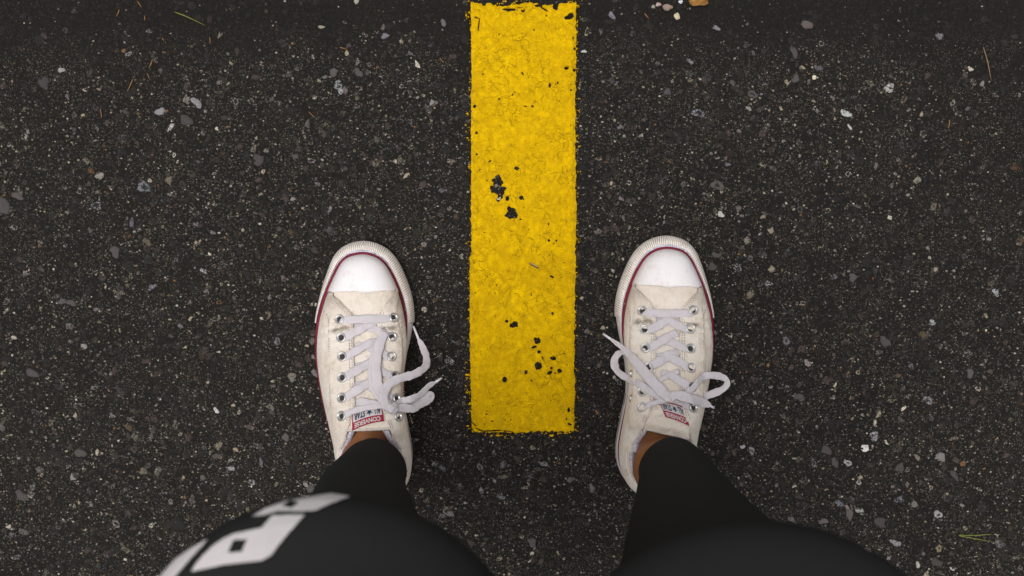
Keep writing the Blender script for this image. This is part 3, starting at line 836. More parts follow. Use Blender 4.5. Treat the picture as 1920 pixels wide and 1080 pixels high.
def build_shoe(spec):
    m = spec['m']; org = spec['org']; ang = spec['ang']; ROLL[0] = spec['roll']
    root = bpy.data.objects.new('sneaker', None); COL.objects.link(root)
    root.location = (org[0], org[1], -.0010); root.rotation_euler = (0, 0, ang)
    tag(root, spec['label'], 'sneaker', 'pair of worn white canvas sneakers')

    def loc(px, py, z):
        w = P(px, py, z)[:2] - org
        q = rot2(w, -ang); return np.array([q[0] * m - ROLL[0] * max(0, z - Z0), q[1], z])
    def onsurf(px, py, off=0.):
        z = .07
        for _ in range(5):
            q = loc(px, py, z + off); z = surf(q[0], q[1])
        q[2] = z + off; return q

    # --- sole: side wall, sloping ledge, flat tread
    rings = []
    prof = [(.0035, 0, 0), (.0008, .0016, 0), (.0001, .006, 0), (0, .012, 0), (.0002, .017, .05), (.0004, .021, .22), (.0002, .0248, .62), (0, .0268, .93), (0, .0272, 1.0), (.003, .0272, 1.0)]
    for a, z, f in prof:
        rr = OUT + NIN * (a + D * f)[:, None]
        rings.append(np.column_stack([rr, np.full(NO, z)]))
    g = Geo(); V, F = loft(rings); g.add(V, F); g.build('sole', SOLERUB, root, m, autos=False)
    # seam lines moulded round the rear wall
    idx = [i for i in range(NO) if OUT[i, 1] < .105]
    idx = sorted(idx, key=lambda i: (i + NO // 2) % NO)
    def wallpt(i, z, out): return np.array([*(OUT[i] - NIN[i] * out), z])
    g = Geo(); V, F = shell(np.array([[wallpt(i, .0125, .0001), wallpt(i, .0160, .0001)] for i in idx]), .0006)
    g.add(V, F); g.build('rear_stripe', NAVY, root, m)

    # --- red stripe lying on the ledge, all the way round
    rings = []
    for f, z in ((-.15, .0262), (.0, .0285), (.5, .0291), (1.0, .0286), (1.15, .0262)):
        rr = OUT + NIN * (D + WS * f)[:, None]
        rings.append(np.column_stack([rr, np.full(NO, z)]))
    R = np.array(rings); V = R.reshape(-1, 3); F = []
    for a in range(5):
        b = (a + 1) % 5
        for j in range(NO):
            c = (j + 1) % NO
            F.append((a * NO + j, a * NO + c, b * NO + c, b * NO + j))
    g = Geo(); g.add(V, F); g.build('stripe', RED, root, m)

    # --- ribbed toe bumper
    ii = [i for i in range(NO) if OUT[i, 1] > (.184 if OUT[i, 0] < 0 else .188)]
    ii.sort()
    fi = np.arange(ii[0], ii[-1] + .01, .20)
    fr = np.linspace(0, 1, 24)
    arc = np.concatenate([[0], np.cumsum(np.linalg.norm(np.diff(np.vstack([OUT, OUT[:1]]), axis=0), axis=1))])
    G = np.zeros((len(fi), len(fr), 3)); GR = np.zeros((len(fi), len(fr)))
    pz = [(0, .0012), (0, .006), (.0, .012), (.0, .0165), (.18, .0205), (.48, .0254), (.88, .0277)]
    for a, q in enumerate(fi):
        i0 = int(q) % NO; i1 = (i0 + 1) % NO; t = q - int(q)
        o = OUT[i0] * (1 - t) + OUT[i1] * t; nn = NIN[i0] * (1 - t) + NIN[i1] * t; d = D[i0] * (1 - t) + D[i1] * t
        s = np.interp(q, np.arange(NO + 1), arc)
        endf = min(1, (q - fi[0]) / 6, (fi[-1] - q) / 6)
        for b, v in enumerate(fr):
            aa = np.interp(v * 6, range(7), [p[0] for p in pz]); zz = np.interp(v * 6, range(7), [p[1] for p in pz])
            if v < .34: band = .5 + .5 * math.sin((s + v * .012) * 2 * math.pi / .0030) * math.sin((s - v * .012) * 2 * math.pi / .0030 + 1)
            else: band = .5 + .5 * math.sin((s / .0024 + v * 2.6 * (1 if q < (fi[0] + fi[-1]) / 2 else -1)) * 2 * math.pi)
            fade = min(1, v / .05, .25 + (1 - v) / .06)
            off = .0008 + .00060 * band * fade
            G[a, b, :2] = o + nn * (d * aa) - nn * off * (1 - aa * .5); G[a, b, 2] = zz + off * (.9 if v > .6 else 0)
            GR[a, b] = (1 - band) * fade * .95
    V, F = shell(G, .0001)
    g = Geo(); g.add(V, F); o = g.build('toe_bumper', BUMPER, root, m)
    at = o.data.attributes.new('groove', 'FLOAT', 'POINT'); gr = GR.ravel()
    at.data.foreach_set('value', np.concatenate([gr, gr]).astype(np.float32))

    # --- rubber toe cap with a straight back edge
    ti = [i for i in range(NO) if B[i, 1] > YC + .0012]; ti.sort()
    rows = []
    for i in ti:
        sp = spine(i); c_end = (YC + .0022 * min(1, abs(B[i, 0] / .034)) ** 3 - sp[1]) / (B[i, 1] - sp[1]); c_end = min(max(c_end, .0), 1)
        pe = math.acos(min(1, c_end ** (1 / EA(YS1))))
        rows.append([SURF(i, p) for p in np.linspace(0, pe, 26)])
    tk = np.full((len(ti), 26), .0016); tk[:, -1] = .0009; tk[:, 0] = .0006
    V, F = shell(np.array(rows), tk)
    g = Geo(); g.add(V, F); g.build('toe_cap', CAPRUB, root, m)

    # --- vamp panel and tongue (the layer under the eyestays)
    def layer(y0, y1, hwf, off, ny, nx=17, lift=None):
        G = np.zeros((ny, nx, 3))
        for a, y in enumerate(np.linspace(y0, y1, ny)):
            hw = hwf(y)
            for b, u in enumerate(np.linspace(-1, 1, nx)):
                x = SPX(y) + u * hw
                z = surf(x, y) if y > .1 else surf(SPX(y) + u * hw * np.interp(y, [.07, .1], [.45, 1.]), y)
                G[a, b] = (x, y, z + off + (lift(u, y) if lift else 0))
        return G
    G = layer(.2205, .176, lambda y: min(gap(y) + .006, .0335), -.0022, 40)
    g = Geo(); V, F = shell(G, .0012); g.add(V, F); g.build('vamp', CANVASV, root, m)
    tng = lambda u, y: .0006 * math.sin(y * 420) * (1 - u * u) + np.interp(y, [.070, .09], [.0015, 0])
    te = spec['tend']
    G = layer(.183, te, lambda y: np.interp(y, [te, te + .007, te + .022, .12], [.0240, .0235, .0180, .0165]), -.0030, 60, lift=tng)
    if spec['skew']:
        for a in range(G.shape[0]):
            for b in range(G.shape[1]):
                f = np.interp(G[a, b, 1], [.07, .11], [1, 0]); G[a, b, 1] -= spec['skew'] * f * (G[a, b, 0] * m) / .02 * .004
                G[a, b, 2] -= abs(f) * .000
    g = Geo(); V, F = shell(G, .0020); g.add(V, F); tongue = g.build('tongue', CANVASV, root, m)
    # bound edge of the tongue
    e = G[-1].copy(); e[:, 2] += .0012
    g = Geo(); V, F = tube(e, .0017, 8); g.add(V, F); g.build('tongue_binding', BIND, tongue, m)

    # --- quarters: canvas sides with eyestays
    for side, ids in (('m', med), ('l', lat)):
        rows = []
        js = [i for i in ids if B[i, 1] < YC + .0035]
        js.sort(key=lambda i: -B[i, 1])
        # order round the heel is by outline index
        js = sorted(js, key=lambda i: i + (NO if i < NO // 4 else 0)) if side == 'l' else sorted(js, key=lambda i: -(i - (NO if i > 3 * NO // 4 else 0)))
        if side == 'm': js = [j for j in js]
        rows = []; TK = []
        for i in js:
            y = B[i, 1]; sp = spine(i)
            if y >= YS0:
                c = min(.985, gap(y) / abs(B[i, 0] - sp[0]))
                yy = min(y, YS1)
            else:
                c = .865; yy = YS0
            cs = np.cos(PH) ** EA(yy, OUT[i, 0] < 0) * (1 + BU(yy, OUT[i, 0] < 0) * np.sin(2 * PH))
            j0 = int(np.argmax(cs)); pe = float(np.interp(c, cs[j0:][::-1], PH[j0:][::-1]))
            rows.append([SURF(i, p) for p in pe * np.linspace(0, 1, 30) ** .9]); TK.append([.0008] * 8 + [.0012] * 8 + [.0024] * 13 + [.0023])
        G = np.array(rows)
        # soft creases where the foot bends
        cr0 = .0005 * (fbm(G[..., 0] * 160 + 3, G[..., 1] * 260, 71, 3) - .5) * 2 + .0009 * (fbm(G[..., 0] * 45, G[..., 1] * 120, 72, 2) - .5) * 2
        cr = cr0 + .0013 * np.sin(G[..., 1] * 700 + G[..., 0] * 130) * np.exp(-((G[..., 1] - .178) / .011) ** 2) + .0006 * np.sin(G[..., 1] * 330 + G[..., 0] * 210) * np.exp(-((G[..., 1] - .12) / .04) ** 2)
        G[..., 2] += cr * np.clip((G[..., 2] - Z0) / .01, 0, 1)
        V, F = shell(G, np.array(TK)); g = Geo(); g.add(V, F)
        q = g.build('quarter', CANVAS, root, m, autos=False)
        # rolled binding along the ankle opening
        e = np.array([r[-1] + np.array([0, 0, .0010]) for r, i in zip(G, js) if B[i, 1] < .074])
        g = Geo(); V, F = tube(e, .0014, 8); g.add(V, F); g.build('collar_binding', BIND, q, m)
        # stitching: short stitches beside the eyestay edge and along the side
        g = Geo()
        sgn = -1 if side == 'm' else 1
        for off in (.0022, .0046, .0255):
            yv = .192 if off < .01 else .200
            while yv > .082:
                xa = SPX(yv) + sgn * (gap(yv) + off); ya = yv - .0016
                p0 = np.array([xa, yv, surf(xa, yv) + .0028]); p1 = np.array([xa, ya, surf(xa, ya) + .0028])
                V, F = tube([p0, (p0 + p1) / 2 + [0, 0, .0001], p1], .00042, 4); g.add(V, F); yv -= .0027
        y0 = .215
        while y0 > .197:                      # diagonal front seam, two rows
            for o2 in (.0022, .0050):
                xa = SPX(y0) + sgn * (gap(y0) + o2); ya = y0 - .0012; xb = SPX(ya) + sgn * (gap(ya) + o2)
                V, F = tube([[xa, y0, surf(xa, y0) + .0028], [xb, ya, surf(xb, ya) + .0028]], .00042, 4); g.add(V, F)
            y0 -= .0022
        o = g.build('stitching', THREAD, q, m); tag(o, kind='stuff')

    # --- lining that shows inside the ankle opening, and the worn heel pad
    rows = []
    js = [i for i in range(NO) if B[i, 1] < .080]
    js = sorted(js, key=lambda i: (i + NO // 2) % NO)
    for i in js:
        sp = spine(i); y = sp[1]
        top = np.array(SURF(i, 0)); c = (.865 if B[i, 1] < YS0 else min(.97, gap(B[i, 1]) / abs(B[i, 0] - sp[0])))
        cs = np.cos(PH) ** EA(y, OUT[i, 0] < 0) * (1 + BU(y, OUT[i, 0] < 0) * np.sin(2 * PH)); j0 = int(np.argmax(cs))
        pe = float(np.interp(c, cs[j0:][::-1], PH[j0:][::-1]))
        pt = SURF(i, pe)
        v = np.array([*(sp - pt[:2]), 0]); v /= max(np.linalg.norm(v), 1e-6)
        rows.append([pt + v * a + np.array([0, 0, b]) for a, b in ((.0006, .0012 - .004 * float(np.interp(B[i, 1], [.06, .08], [0, 1]))), (.0030, .0002), (.0058, -.0035), (.0070, -.016), (.0072, -.035))])
    g = Geo(); V, F = shell(np.array(rows), .0008); g.add(V, F); g.build('lining', LINING, root, m)
    ins = OUT + NIN * .008
    rings = [np.column_stack([ins, np.full(NO, z)]) for z in (.0272, .0285)]
    g = Geo(); V, F = loft(rings); g.add(V, F); g.build('insole', LINING, root, m)
    rows = []
    rng = np.random.default_rng(5)
    js2 = [i for i in js if B[i, 1] < .045 and B[i, 1] < .030]
    for i in js2:
        sp = spine(i); r0 = SURF(i, 0)
        cs = np.cos(PH) ** EA(YS0, True); pe = float(np.interp(.865, cs[::-1], PH[::-1])); pt = SURF(i, pe)
        v = np.array([*(sp - pt[:2]), 0]); v /= np.linalg.norm(v)
        rows.append([pt + v * a + np.array([0, 0, b]) + rng.uniform(-.0006, .0006, 3) for a, b in ((.0002, .0020), (.0035, .0038), (.0075, .0030), (.0085, -.004), (.0085, -.02))])
    g = Geo(); V, F = shell(np.array(rows), .0012); g.add(V, F)
    for _ in range(220):                     # frayed pile
        r = rows[rng.integers(len(rows))]; k = rng.integers(0, 3); p = r[k] * rng.random() + r[k + 1] * 0; p = r[k] + (r[k + 1] - r[k]) * rng.random()
        q = p + rng.uniform(-.0022, .0022, 3) + [0, 0, .0022]
        V, F = tube([p, (p + q) / 2 + rng.uniform(-.0006, .0006, 3), q], .00032, 3); g.add(V, F)
    g.build('heel_pad', FRAY, root, m)

    # --- eyelets
    def eyelet(px, py, vent=False):
        if vent:
            # low on the inner side wall
            c = np.array(px); n = np.array(py)
        else:
            c = onsurf(px, py, 0); n = snormal(c[0], c[1]); c = c + n * .0031
        a = np.cross(n, [0, 1, 0]); a /= np.linalg.norm(a); b = np.cross(n, a)
        s = .78 if vent else 1.0
        M_ = 24; rings = []
        for r, h in ((.0053, -.0010), (.0052, .0005), (.0048, .0011), (.0041, .0013), (.0034, .0008), (.0029, .0001), (.0026, -.0004)):
            rings.append([c + s * (r * (math.cos(q) * a + math.sin(q) * b) + h * n) for q in np.linspace(0, 2 * math.pi, M_, endpoint=False)])
        V, F = loft(rings, False); g = Geo(); g.add(V, F, 0)
        hole = [tuple(range(M_))]; g.add(np.array(rings[-1]), hole, 1)
        g.build('eyelet', [NICKEL, HOLE], root, m)
        return c
    eye = [[eyelet(*p) for p in spec['eyes'][k]] for k in (0, 1)]
    for yv, ph in spec['vents']:
        i = min(med, key=lambda j: abs(B[j, 1] - yv))
        a = SURF(i, ph); b = SURF(i, ph + .02); c2 = SURF((i + 1) % NO, ph)
        n = np.cross(b - a, c2 - a); n /= np.linalg.norm(n)
        if n[0] > 0: n = -n
        eyelet(a + n * .0012, n, True)

    # --- the lace: every run of it is one mesh
    g = Geo()
    up = np.array([0, 0, 1.])
    def strand(pts, w, thick=.0011, n=7, roll=None):
        fix = []
        for q in pts:
            if len(q) == 3 and q[2] == -.0005:
                cx = 690 if m < 0 else 1251
                if abs(q[0] - cx) > 35: q = (q[0] + (3.6 if q[0] < cx else -3.6), q[1], q[2])
            fix.append(q)
        pts = fix
        P3 = []; U = []
        for q in pts:
            if len(q) == 4: p = loc(q[0], q[1], q[2]); u = up
            else: p = onsurf(q[0], q[1], q[2]); u = snormal(p[0], p[1])
            P3.append(p); U.append(u)
        c = catmull(P3, n); uu = catmull(U, n)
        ww = np.interp(np.linspace(0, 1, len(c)), np.linspace(0, 1, len(w)), w) if isinstance(w, (list, tuple)) else w
        rr = None if roll is None else np.interp(np.linspace(0, 1, len(c)), np.linspace(0, 1, len(roll)), roll)
        if rr is not None and m < 0: rr = -rr
        sl = np.cumsum(np.linalg.norm(np.gradient(c, axis=0), axis=1)); ph = float(pts[0][0])
        ww = ww * (1 + .07 * np.sin(sl * 420 + ph) + .05 * np.sin(sl * 900 + ph * 2))
        wob = .10 * np.sin(sl * 240 + ph * 3) + .05 * np.sin(sl * 610 + ph)
        c = c + np.array([0, 0, 1]) * (.0003 * np.sin(sl * 500 + ph))[:, None]
        rr = wob if rr is None else rr * 1.3 + wob
        V, F = ribbon(c, ww, thick, uu, rr); g.add(V, F)
        return c
    W = .0080
    for s in spec['strands']:
        strand(s[0], s[1], roll=s[2] if len(s) > 2 else None)
    for c in spec['knot']:
        p = onsurf(c[0], c[1], c[2])
        q = onsurf(c[3], c[4], c[5]); mid = (p + q) / 2 + [0, 0, .0022]
        V, F = ribbon(catmull([p, mid, q], 8), .0062, .0030, None); g.add(V, F)
    lace = g.build('shoelace', LACE, root, m, autos=False)
    for (a, za, b, zb) in spec['aglets']:
        g = Geo(); V, F = tube([loc(*a, za), (loc(*a, za) + loc(*b, zb)) / 2, loc(*b, zb)], [.0013, .00125, .00115], 10); g.add(V, F)
        g.build('aglet', AGLET, lace, m)

    # --- woven label on the tongue
    TL, TR, BR, BL = [np.array(q, float) for q in spec['tag']]
    def lab(u, v, off):
        p = (TL * (1 - u) + TR * u) * (1 - v) + (BL * (1 - u) + BR * u) * v
        p = p + np.array([0, -1.]) * spec['tagbow'] * 4 * u * (1 - u)
        q = onsurf(p[0], p[1], 0)
        yy = q[1]; z = surf(SPX(yy) + (q[0] - SPX(yy)) * np.interp(yy, [.07, .1], [.45, 1.]), yy) - .001 + np.interp(yy, [.070, .09], [.0015, 0])
        z = z + off
        q = loc(p[0], p[1], z); return q
    def patch(u0, u1, v0, v1, off, t, mat, name, parent, nu=16, nv=8):
        G = np.array([[lab(u, v, off) for v in np.linspace(v0, v1, nv)] for u in np.linspace(u0, u1, nu)])
        g = Geo(); V, F = shell(G, t); g.add(V, F); return g.build(name, mat, parent, m)
    label = patch(0, 1, 0, 1, .0008, .0007, LABELW, 'tongue_label', root)
    # slim red border round the pale field, red band below it
    for (u0, u1, v0, v1) in ((0, 1, 0, .06), (0, .03, .06, .58), (.97, 1, .06, .58)):
        patch(u0, u1, v0, v1, .0014, .0004, LABELR, 'red_border', label, 12, 3)
    patch(0, 1, .58, 1, .0014, .0004, LABELR, 'red_band', label)
    def write(body, u0, u1, v0, v1, mat, name):
        V, F = text_mesh(body)
        # the label is read from in front of the toes: right to left and upside down here
        W2 = np.array([lab(u1 - a * (u1 - u0), v0 + b * (v1 - v0), .0022) for a, b in V[:, :2]])
        g = Geo(); g.add(W2, F); g.build(name, mat, label, m)
    write('CONVERSE', .07, .90, .66, .93, LABELW, 'lettering')
    write('ALL', .70, .93, .12, .50, LABELN, 'lettering')
    write('STAR', .06, .42, .12, .50, LABELN, 'lettering')
    st = []
    for k in range(10):
        r = .5 if k % 2 == 0 else .21
        st.append((.56 + .115 * 2 * r * math.sin(k * math.pi / 5), .31 + .21 * 2 * r * math.cos(k * math.pi / 5)))
    S = [lab(.56, .31, .0022)] + [lab(a, b, .0022) for a, b in st]
    g = Geo(); g.add(np.array(S), [(0, 1 + k, 1 + (k + 1) % 10) for k in range(10)]); g.build('star', LABELN, label, m)
    ROLL[0] = 0.
    return root

W = .0080
LEFT = dict(roll=-.11, tend=.081, m=-1, org=np.array([(704 - 960) / PPM, -(930 - 540) / PPM]), ang=math.atan2(16, 473), skew=0,
    label='worn white canvas sneaker left of the yellow line, loose lace end hanging over its side',
    eyes=[[(638,600),(641,634),(643,670),(643,709),(643,747),(643,781)], [(735,597),(733,633),(732,670),(737,706),(740,748),(743,782)]],
    vents=[],
    strands=[
      ([(638,600,-.0005),(643,600,.0034),(686,598.5,.0038),(730,597,.0034),(735,597,-.0005)], [.0048,.0082,.0088,.0082,.0048]),
      # row 2
      ([(665,612,-.0002),(690,613,.0012),(712,622,.0030),(727,631,.0034),(733,633,-.0005)], [.007,.008,.0085,.008,.006]),
      ([(708,602,.0012),(696,606,.0022),(672,619,.0034),(648,632,.0036),(641,634,-.0005)], [.008,.0085,.0088,.0085,.006]),
      # row 3
      ([(665,649,-.0002),(690,650,.0012),(712,659,.0030),(726,668,.0034),(732,670,-.0005)], [.007,.008,.0085,.008,.006]),
      ([(712,640,-.0002),(696,643,.0018),(672,655,.0034),(650,668,.0036),(643,670,-.0005)], [.008,.0085,.0088,.0085,.006]),
      # row 4
      ([(664,686,-.0002),(690,687,.0012),(714,696,.0030),(731,704,.0034),(737,706,-.0005)], [.007,.008,.0085,.008,.006]),
      ([(712,678,-.0002),(694,681,.0018),(671,693,.0034),(650,706,.0036),(643,709,-.0005)], [.008,.009,.0095,.0085,.006]),
      # row 5
      ([(664,721,-.0002),(690,724,.0012),(716,737,.0030),(733,746,.0034),(740,748,-.0005)], [.007,.008,.0085,.008,.006]),
      ([(712,714,-.0002),(694,717,.0018),(671,730,.0034),(650,744,.0036),(643,747,-.0005)], [.008,.009,.0098,.0085,.006]),
      # row 6 : up into the knot
      ([(643,781,-.0005),(648,778,.0034),(664,770,.0040),(690,764,.0045),(715,761,.0060),(728,762,.0065)], [.005,.0065,.0065,.006,.006,.006]),
      ([(663,757,-.0005),(680,754,.0020),(702,757,.0040),(722,763,.0060)], [.009,.0085,.007,.006]),
      ([(743,782,-.0005),(741,776,.0034),(738,770,.0055),(734,766,.0065)], [.005,.006,.0055,.005]),
      # wide run hanging over the tongue: out and back
      ([(733,764,.0070),(722,748,.0068),(712,730,.0066),(706,705,.0068),(706,672,.0070),(714,640,.0068),(722,622,.0052)], [.0066,.0075,.0095,.0100,.0095,.0100,.0078]),
      ([(722,622,.0048),(712,640,.0050),(701,668,.0052),(697,700,.0052),(700,726,.0050),(714,748,.0055),(730,762,.0062)], [.0078,.0085,.0080,.0080,.0080,.0070,.006]),
      # loose end curling out to the right and up to its tip
      ([(733,767,.0075),(722,757,.0090),(720,738,.0105),(730,720,.0125),(752,709,.086,1),(776,702,.079,1),(795,690,.069,1),(800,674,.060,1),(793,652,.052,1),(785,637,.046,1)],
         [.0060,.0090,.0100,.0095,.0088,.0085,.0088,.0088,.0080,.0034], [0,0,.1,.15,.1,.1,.3,.45,.3,0]),
      # second end, running out right
      ([(736,764,.0085),(752,753,.0090),(772,748,.080,1),(790,738,.070,1),(804,724,.061,1),(816,717,.056,1)], [.0060,.0075,.0075,.0070,.0075,.0030], [.2,.1,.2,.4,.4,.2]),
      # short loop under it
      ([(735,768,.0080),(752,765,.0085),(772,766,.077,1),(788,759,.068,1),(802,752,.062,1),(808,747,.060,1),(806,741,.061,1),(790,746,.064,1),(772,752,.070,1),(752,758,.0070),(738,763,.0060)],
         [.0060,.0085,.0090,.0080,.0080,.0080,.0085,.0085,.0080,.0065,.006], [0,0,.1,.2,.3,.5,.2,.1,.1,0,0]),
    ],
    knot=[(724,760,.0070,744,770,.0070),(728,772,.0075,742,758,.0070)],
    aglets=[((785,637),.046,(775,612),.040),((816,717),.056,(828,709),.052)],
    tag=[(660,774),(716,761),(720,790),(660,808)], tagbow=3.5)

RIGHT = dict(roll=.0, tend=.0715, m=1, org=R_ORG, ang=R_ANG, skew=1,
    label='worn white canvas sneaker right of the yellow line, laces in a floppy two-looped bow',
    eyes=[[(1206,584),(1210,619),(1211,654),(1217,690),(1207,735),(1206,765)], [(1298,583),(1293,617),(1293,655),(1294,691),(1295,727),(1297,765)]],
    vents=[(.128, .80), (.103, .80)],
    strands=[
      ([(1206,584,-.0005),(1211,586,.0034),(1252,588,.0038),(1292,587,.0034),(1298,583,-.0005)], [.0048,.0082,.0088,.0082,.0048]),
      ([(1229,598,-.0002),(1252,602,.0012),(1272,610,.0030),(1287,618,.0034),(1293,617,-.0005)], [.007,.0085,.0088,.008,.006]),
      ([(1272,590,.0010),(1256,597,.0024),(1236,609,.0034),(1217,619,.0036),(1210,619,-.0005)], [.008,.0090,.0092,.0085,.006]),
      ([(1229,636,-.0002),(1252,640,.0012),(1272,647,.0030),(1287,654,.0034),(1293,655,-.0005)], [.007,.0085,.0088,.008,.006]),
      ([(1270,624,-.0002),(1256,630,.0020),(1238,641,.0034),(1218,652,.0036),(1211,654,-.0005)], [.0075,.0088,.0092,.0085,.006]),
      ([(1229,668,-.0002),(1250,669,.0014),(1272,677,.0030),(1289,688,.0034),(1294,691,-.0005)], [.007,.0085,.0095,.0085,.006]),
      ([(1272,661,-.0002),(1256,666,.0020),(1238,676,.0036),(1222,686,.0036),(1217,690,-.0005)], [.0085,.0098,.0100,.0085,.006]),
      ([(1240,698,-.0002),(1256,703,.0014),(1275,714,.0032),(1290,725,.0036),(1295,727,-.0005)], [.006,.0080,.0095,.0085,.006]),
      ([(1274,695,-.0002),(1256,703,.0022),(1240,711,.0034),(1222,724,.0036),(1207,735,-.0005)], [.006,.0050,.0045,.006,.006]),
      # last row to the eyelets
      ([(1206,765,-.0005),(1211,762,.0034),(1226,756,.0042),(1244,752,.0055),(1258,750,.0065)], [.005,.0055,.0050,.0045,.0045]),
      ([(1297,765,-.0005),(1291,762,.0036),(1279,757,.0042),(1268,752,.0055),(1261,749,.0065)], [.006,.0060,.0055,.0050,.0045]),
      # end that crosses to the upper left, outside the shoe
      ([(1263,748,.0080),(1250,742,.0085),(1232,724,.0085),(1210,700,.0085),(1190,676,.0085),(1172,656,.060,1),(1158,645,.052,1),(1147,637,.046,1)],
         [.0080,.0105,.0112,.0110,.0100,.0070,.0046,.0032], [0,0,0,0,.1,.2,.2,.1]),
      # left loop
      ([(1255,750,.0062),(1240,745,.0060),(1220,733,.0058),(1196,719,.0050),(1174,708,.058,1),(1158,696,.052,1),(1152,680,.050,1),(1157,666,.050,1),(1168,661,.053,1),(1180,667,.0055),(1196,684,.0052),(1216,708,.0056),(1240,736,.0064)],
         [.0060,.0080,.0082,.0078,.0070,.0080,.0086,.0070,.0050,.0060,.0075,.0080,.0080], [0,0,0,0,.2,.3,.1,-.2,-.3,-.2,0,0,0]),
      # right loop
      ([(1262,746,.0060),(1278,742,.0062),(1294,733,.0068),(1308,718,.0085),(1320,706,.073,1),(1338,704,.069,1),(1356,708,.064,1),(1364,717,.062,1),(1358,728,.062,1),(1340,737,.064,1),(1322,743,.068,1),(1300,747,.0080),(1276,751,.0070)],
         [.0050,.0055,.0068,.0076,.0074,.0076,.0072,.0058,.0066,.0080,.0080,.0070,.006], [0,0,.2,.3,.1,0,.1,.5,.3,.1,0,0,0]),
      # right end
      ([(1258,748,.0100),(1266,741,.0112),(1280,743,.0112),(1300,749,.0108),(1320,756,.080,1),(1328,759,.077,1),(1333,761,.075,1)], [.0065,.0090,.0102,.0105,.0095,.0070,.0030]),
    ],
    knot=[(1254,740,.0070,1264,752,.0070),(1262,738,.0085,1266,750,.0080)],
    aglets=[((1147,637),.046,(1131,626),.040),((1332,761),.075,(1339,765),.072)],
    tag=[(1236,752),(1282,763),(1293,799),(1248,782)], tagbow=1.5)
build_shoe(LEFT)
build_shoe(RIGHT)

# ------------------------------------------------------------------ the person: legs, seen from above
person = bpy.data.objects.new('person', None); COL.objects.link(person)
person.location = (0, -.2, 0)
tag(person, 'person in black printed leggings standing astride the yellow line, bare brown ankles showing', 'person')
OFF = np.array([0, .2, 0])
# z, x, y, rx, ry
LEGS_L = [(.104,-.1380,-.1830,.0325,.0330),(.125,-.1378,-.1835,.0330,.0335),(.16,-.137,-.185,.0350,.0355),(.20,-.135,-.186,.0380,.039),(.25,-.133,-.190,.0420,.0440),(.30,-.1275,-.196,.0470,.0480),
          (.35,-.1225,-.2005,.0510,.0505),(.41,-.118,-.209,.0600,.0570),(.47,-.1135,-.2165,.0700,.0660),(.53,-.109,-.2165,.0790,.0760),(.60,-.103,-.2155,.0890,.0880),(.68,-.097,-.2145,.1000,.0985),(.75,-.0928,-.2137,.1075,.1070),(.82,-.095,-.250,.100,.108),(.90,-.090,-.270,.10,.11)]
LEGS_R = [(.104,.1590,-.1817,.0325,.0330),(.125,.1588,-.1825,.0335,.0340),(.16,.1575,-.186,.0370,.0375),(.20,.1555,-.191,.0415,.042),(.25,.1530,-.1972,.0460,.0465),(.30,.1515,-.206,.0535,.0530),
          (.35,.1496,-.2143,.0600,.0595),(.41,.1462,-.2175,.0645,.0645),(.47,.1425,-.2205,.0690,.0690),(.53,.1395,-.2240,.0770,.0770),(.60,.1350,-.2270,.0870,.0880),(.68,.128,-.228,.1000,.0995),(.77,.1203,-.2293,.1147,.1147),(.83,.118,-.252,.104,.112),(.90,.098,-.270,.10,.11)]
def leg_rings(st, dr, m=56, wrinkle=0., hem_tilt=None):
    st = np.array(st); zz = np.concatenate([np.linspace(st[0, 0], .2, 34), np.linspace(.205, st[-1, 0], 70)])
    cs = catmull(st, 10); o = np.argsort(cs[:, 0]); cs = cs[o]
    rings = []
    for z in zz:
        x, y, rx, ry = [np.interp(z, cs[:, 0], cs[:, k]) for k in (1, 2, 3, 4)]
        ring = []
        for q in np.linspace(0, 2 * math.pi, m, endpoint=False):
            wv = wrinkle * math.exp(-(z - .104) / .05) * (math.sin(z * 560 + 2.2 * math.sin(q * 2 + z * 30)) + .5 * math.sin(z * 900 + q * 3))
            if dr == 0: wv += .0008 if z < .117 else 0
            ring.append((x + (rx + dr + wv) * math.cos(q), y + (ry + dr + wv) * math.sin(q), z))
        rings.append(ring)
    return np.array(rings) 
def torso_rings(dr=0., m=48):
    T = [(.80, -.270, .14, .08), (.84, -.275, .18, .11), (.92, -.275, .18, .12), (1.0, -.27, .155, .105), (1.1, -.255, .14, .095), (1.2, -.262, .155, .10), (1.29, -.27, .175, .095), (1.345, -.275, .15, .075), (1.37, -.28, .06, .05)]
    return [[((rx + dr) * math.cos(q), y + (ry + dr) * math.sin(q), z) for q in np.linspace(0, 2 * math.pi, m, endpoint=False)] for z, y, rx, ry in T]
# body: one skin surface
g = Geo()
for st, side in ((LEGS_L, -1), (LEGS_R, 1)):
    r = leg_rings(st, -.0035)
    V, F = loft(r); g.add(V, F)
    spec = LEFT if side < 0 else RIGHT
    def W3(x, y, z):
        q = rot2(np.array([x * spec['m'], y]), spec['ang']) + spec['org']; return (q[0], q[1], z)
    s0 = st[0]
    path = [(s0[1], s0[2], .135), (s0[1], s0[2], .112), W3(.0005, .036, .092), W3(.0005, .038, .078), W3(0, .052, .060), W3(0, .085, .0505), W3(0, .125, .046), W3(0, .165, .041), W3(0, .205, .038), W3(0, .225, .037)]
    V, F = tube(catmull(path, 5), np.interp(np.linspace(0, 1, 46), np.linspace(0, 1, 10), [.0285, .0295, .0305, .0300, .0265, .0220, .0190, .0140, .0090, .004]), 28); g.add(V, F)
    path = [W3(.0, .040, .085), W3(.0, .030, .060), W3(.0, .028, .045)]
    V, F = tube(catmull(path, 5), .0235, 24); g.add(V, F)
    # ankle bones
    for sx in (-1, 1):
        c = np.array([s0[1] + sx * .0245, s0[2] - .004 + (.004 if sx * side < 0 else -.002), .090])
        V, F = tube([c + [0, 0, -.012], c, c + [0, 0, .012]], [.004, .0095, .004], 16); g.add(V, F)
V, F = loft(torso_rings(-.01)); g.add(V, F)
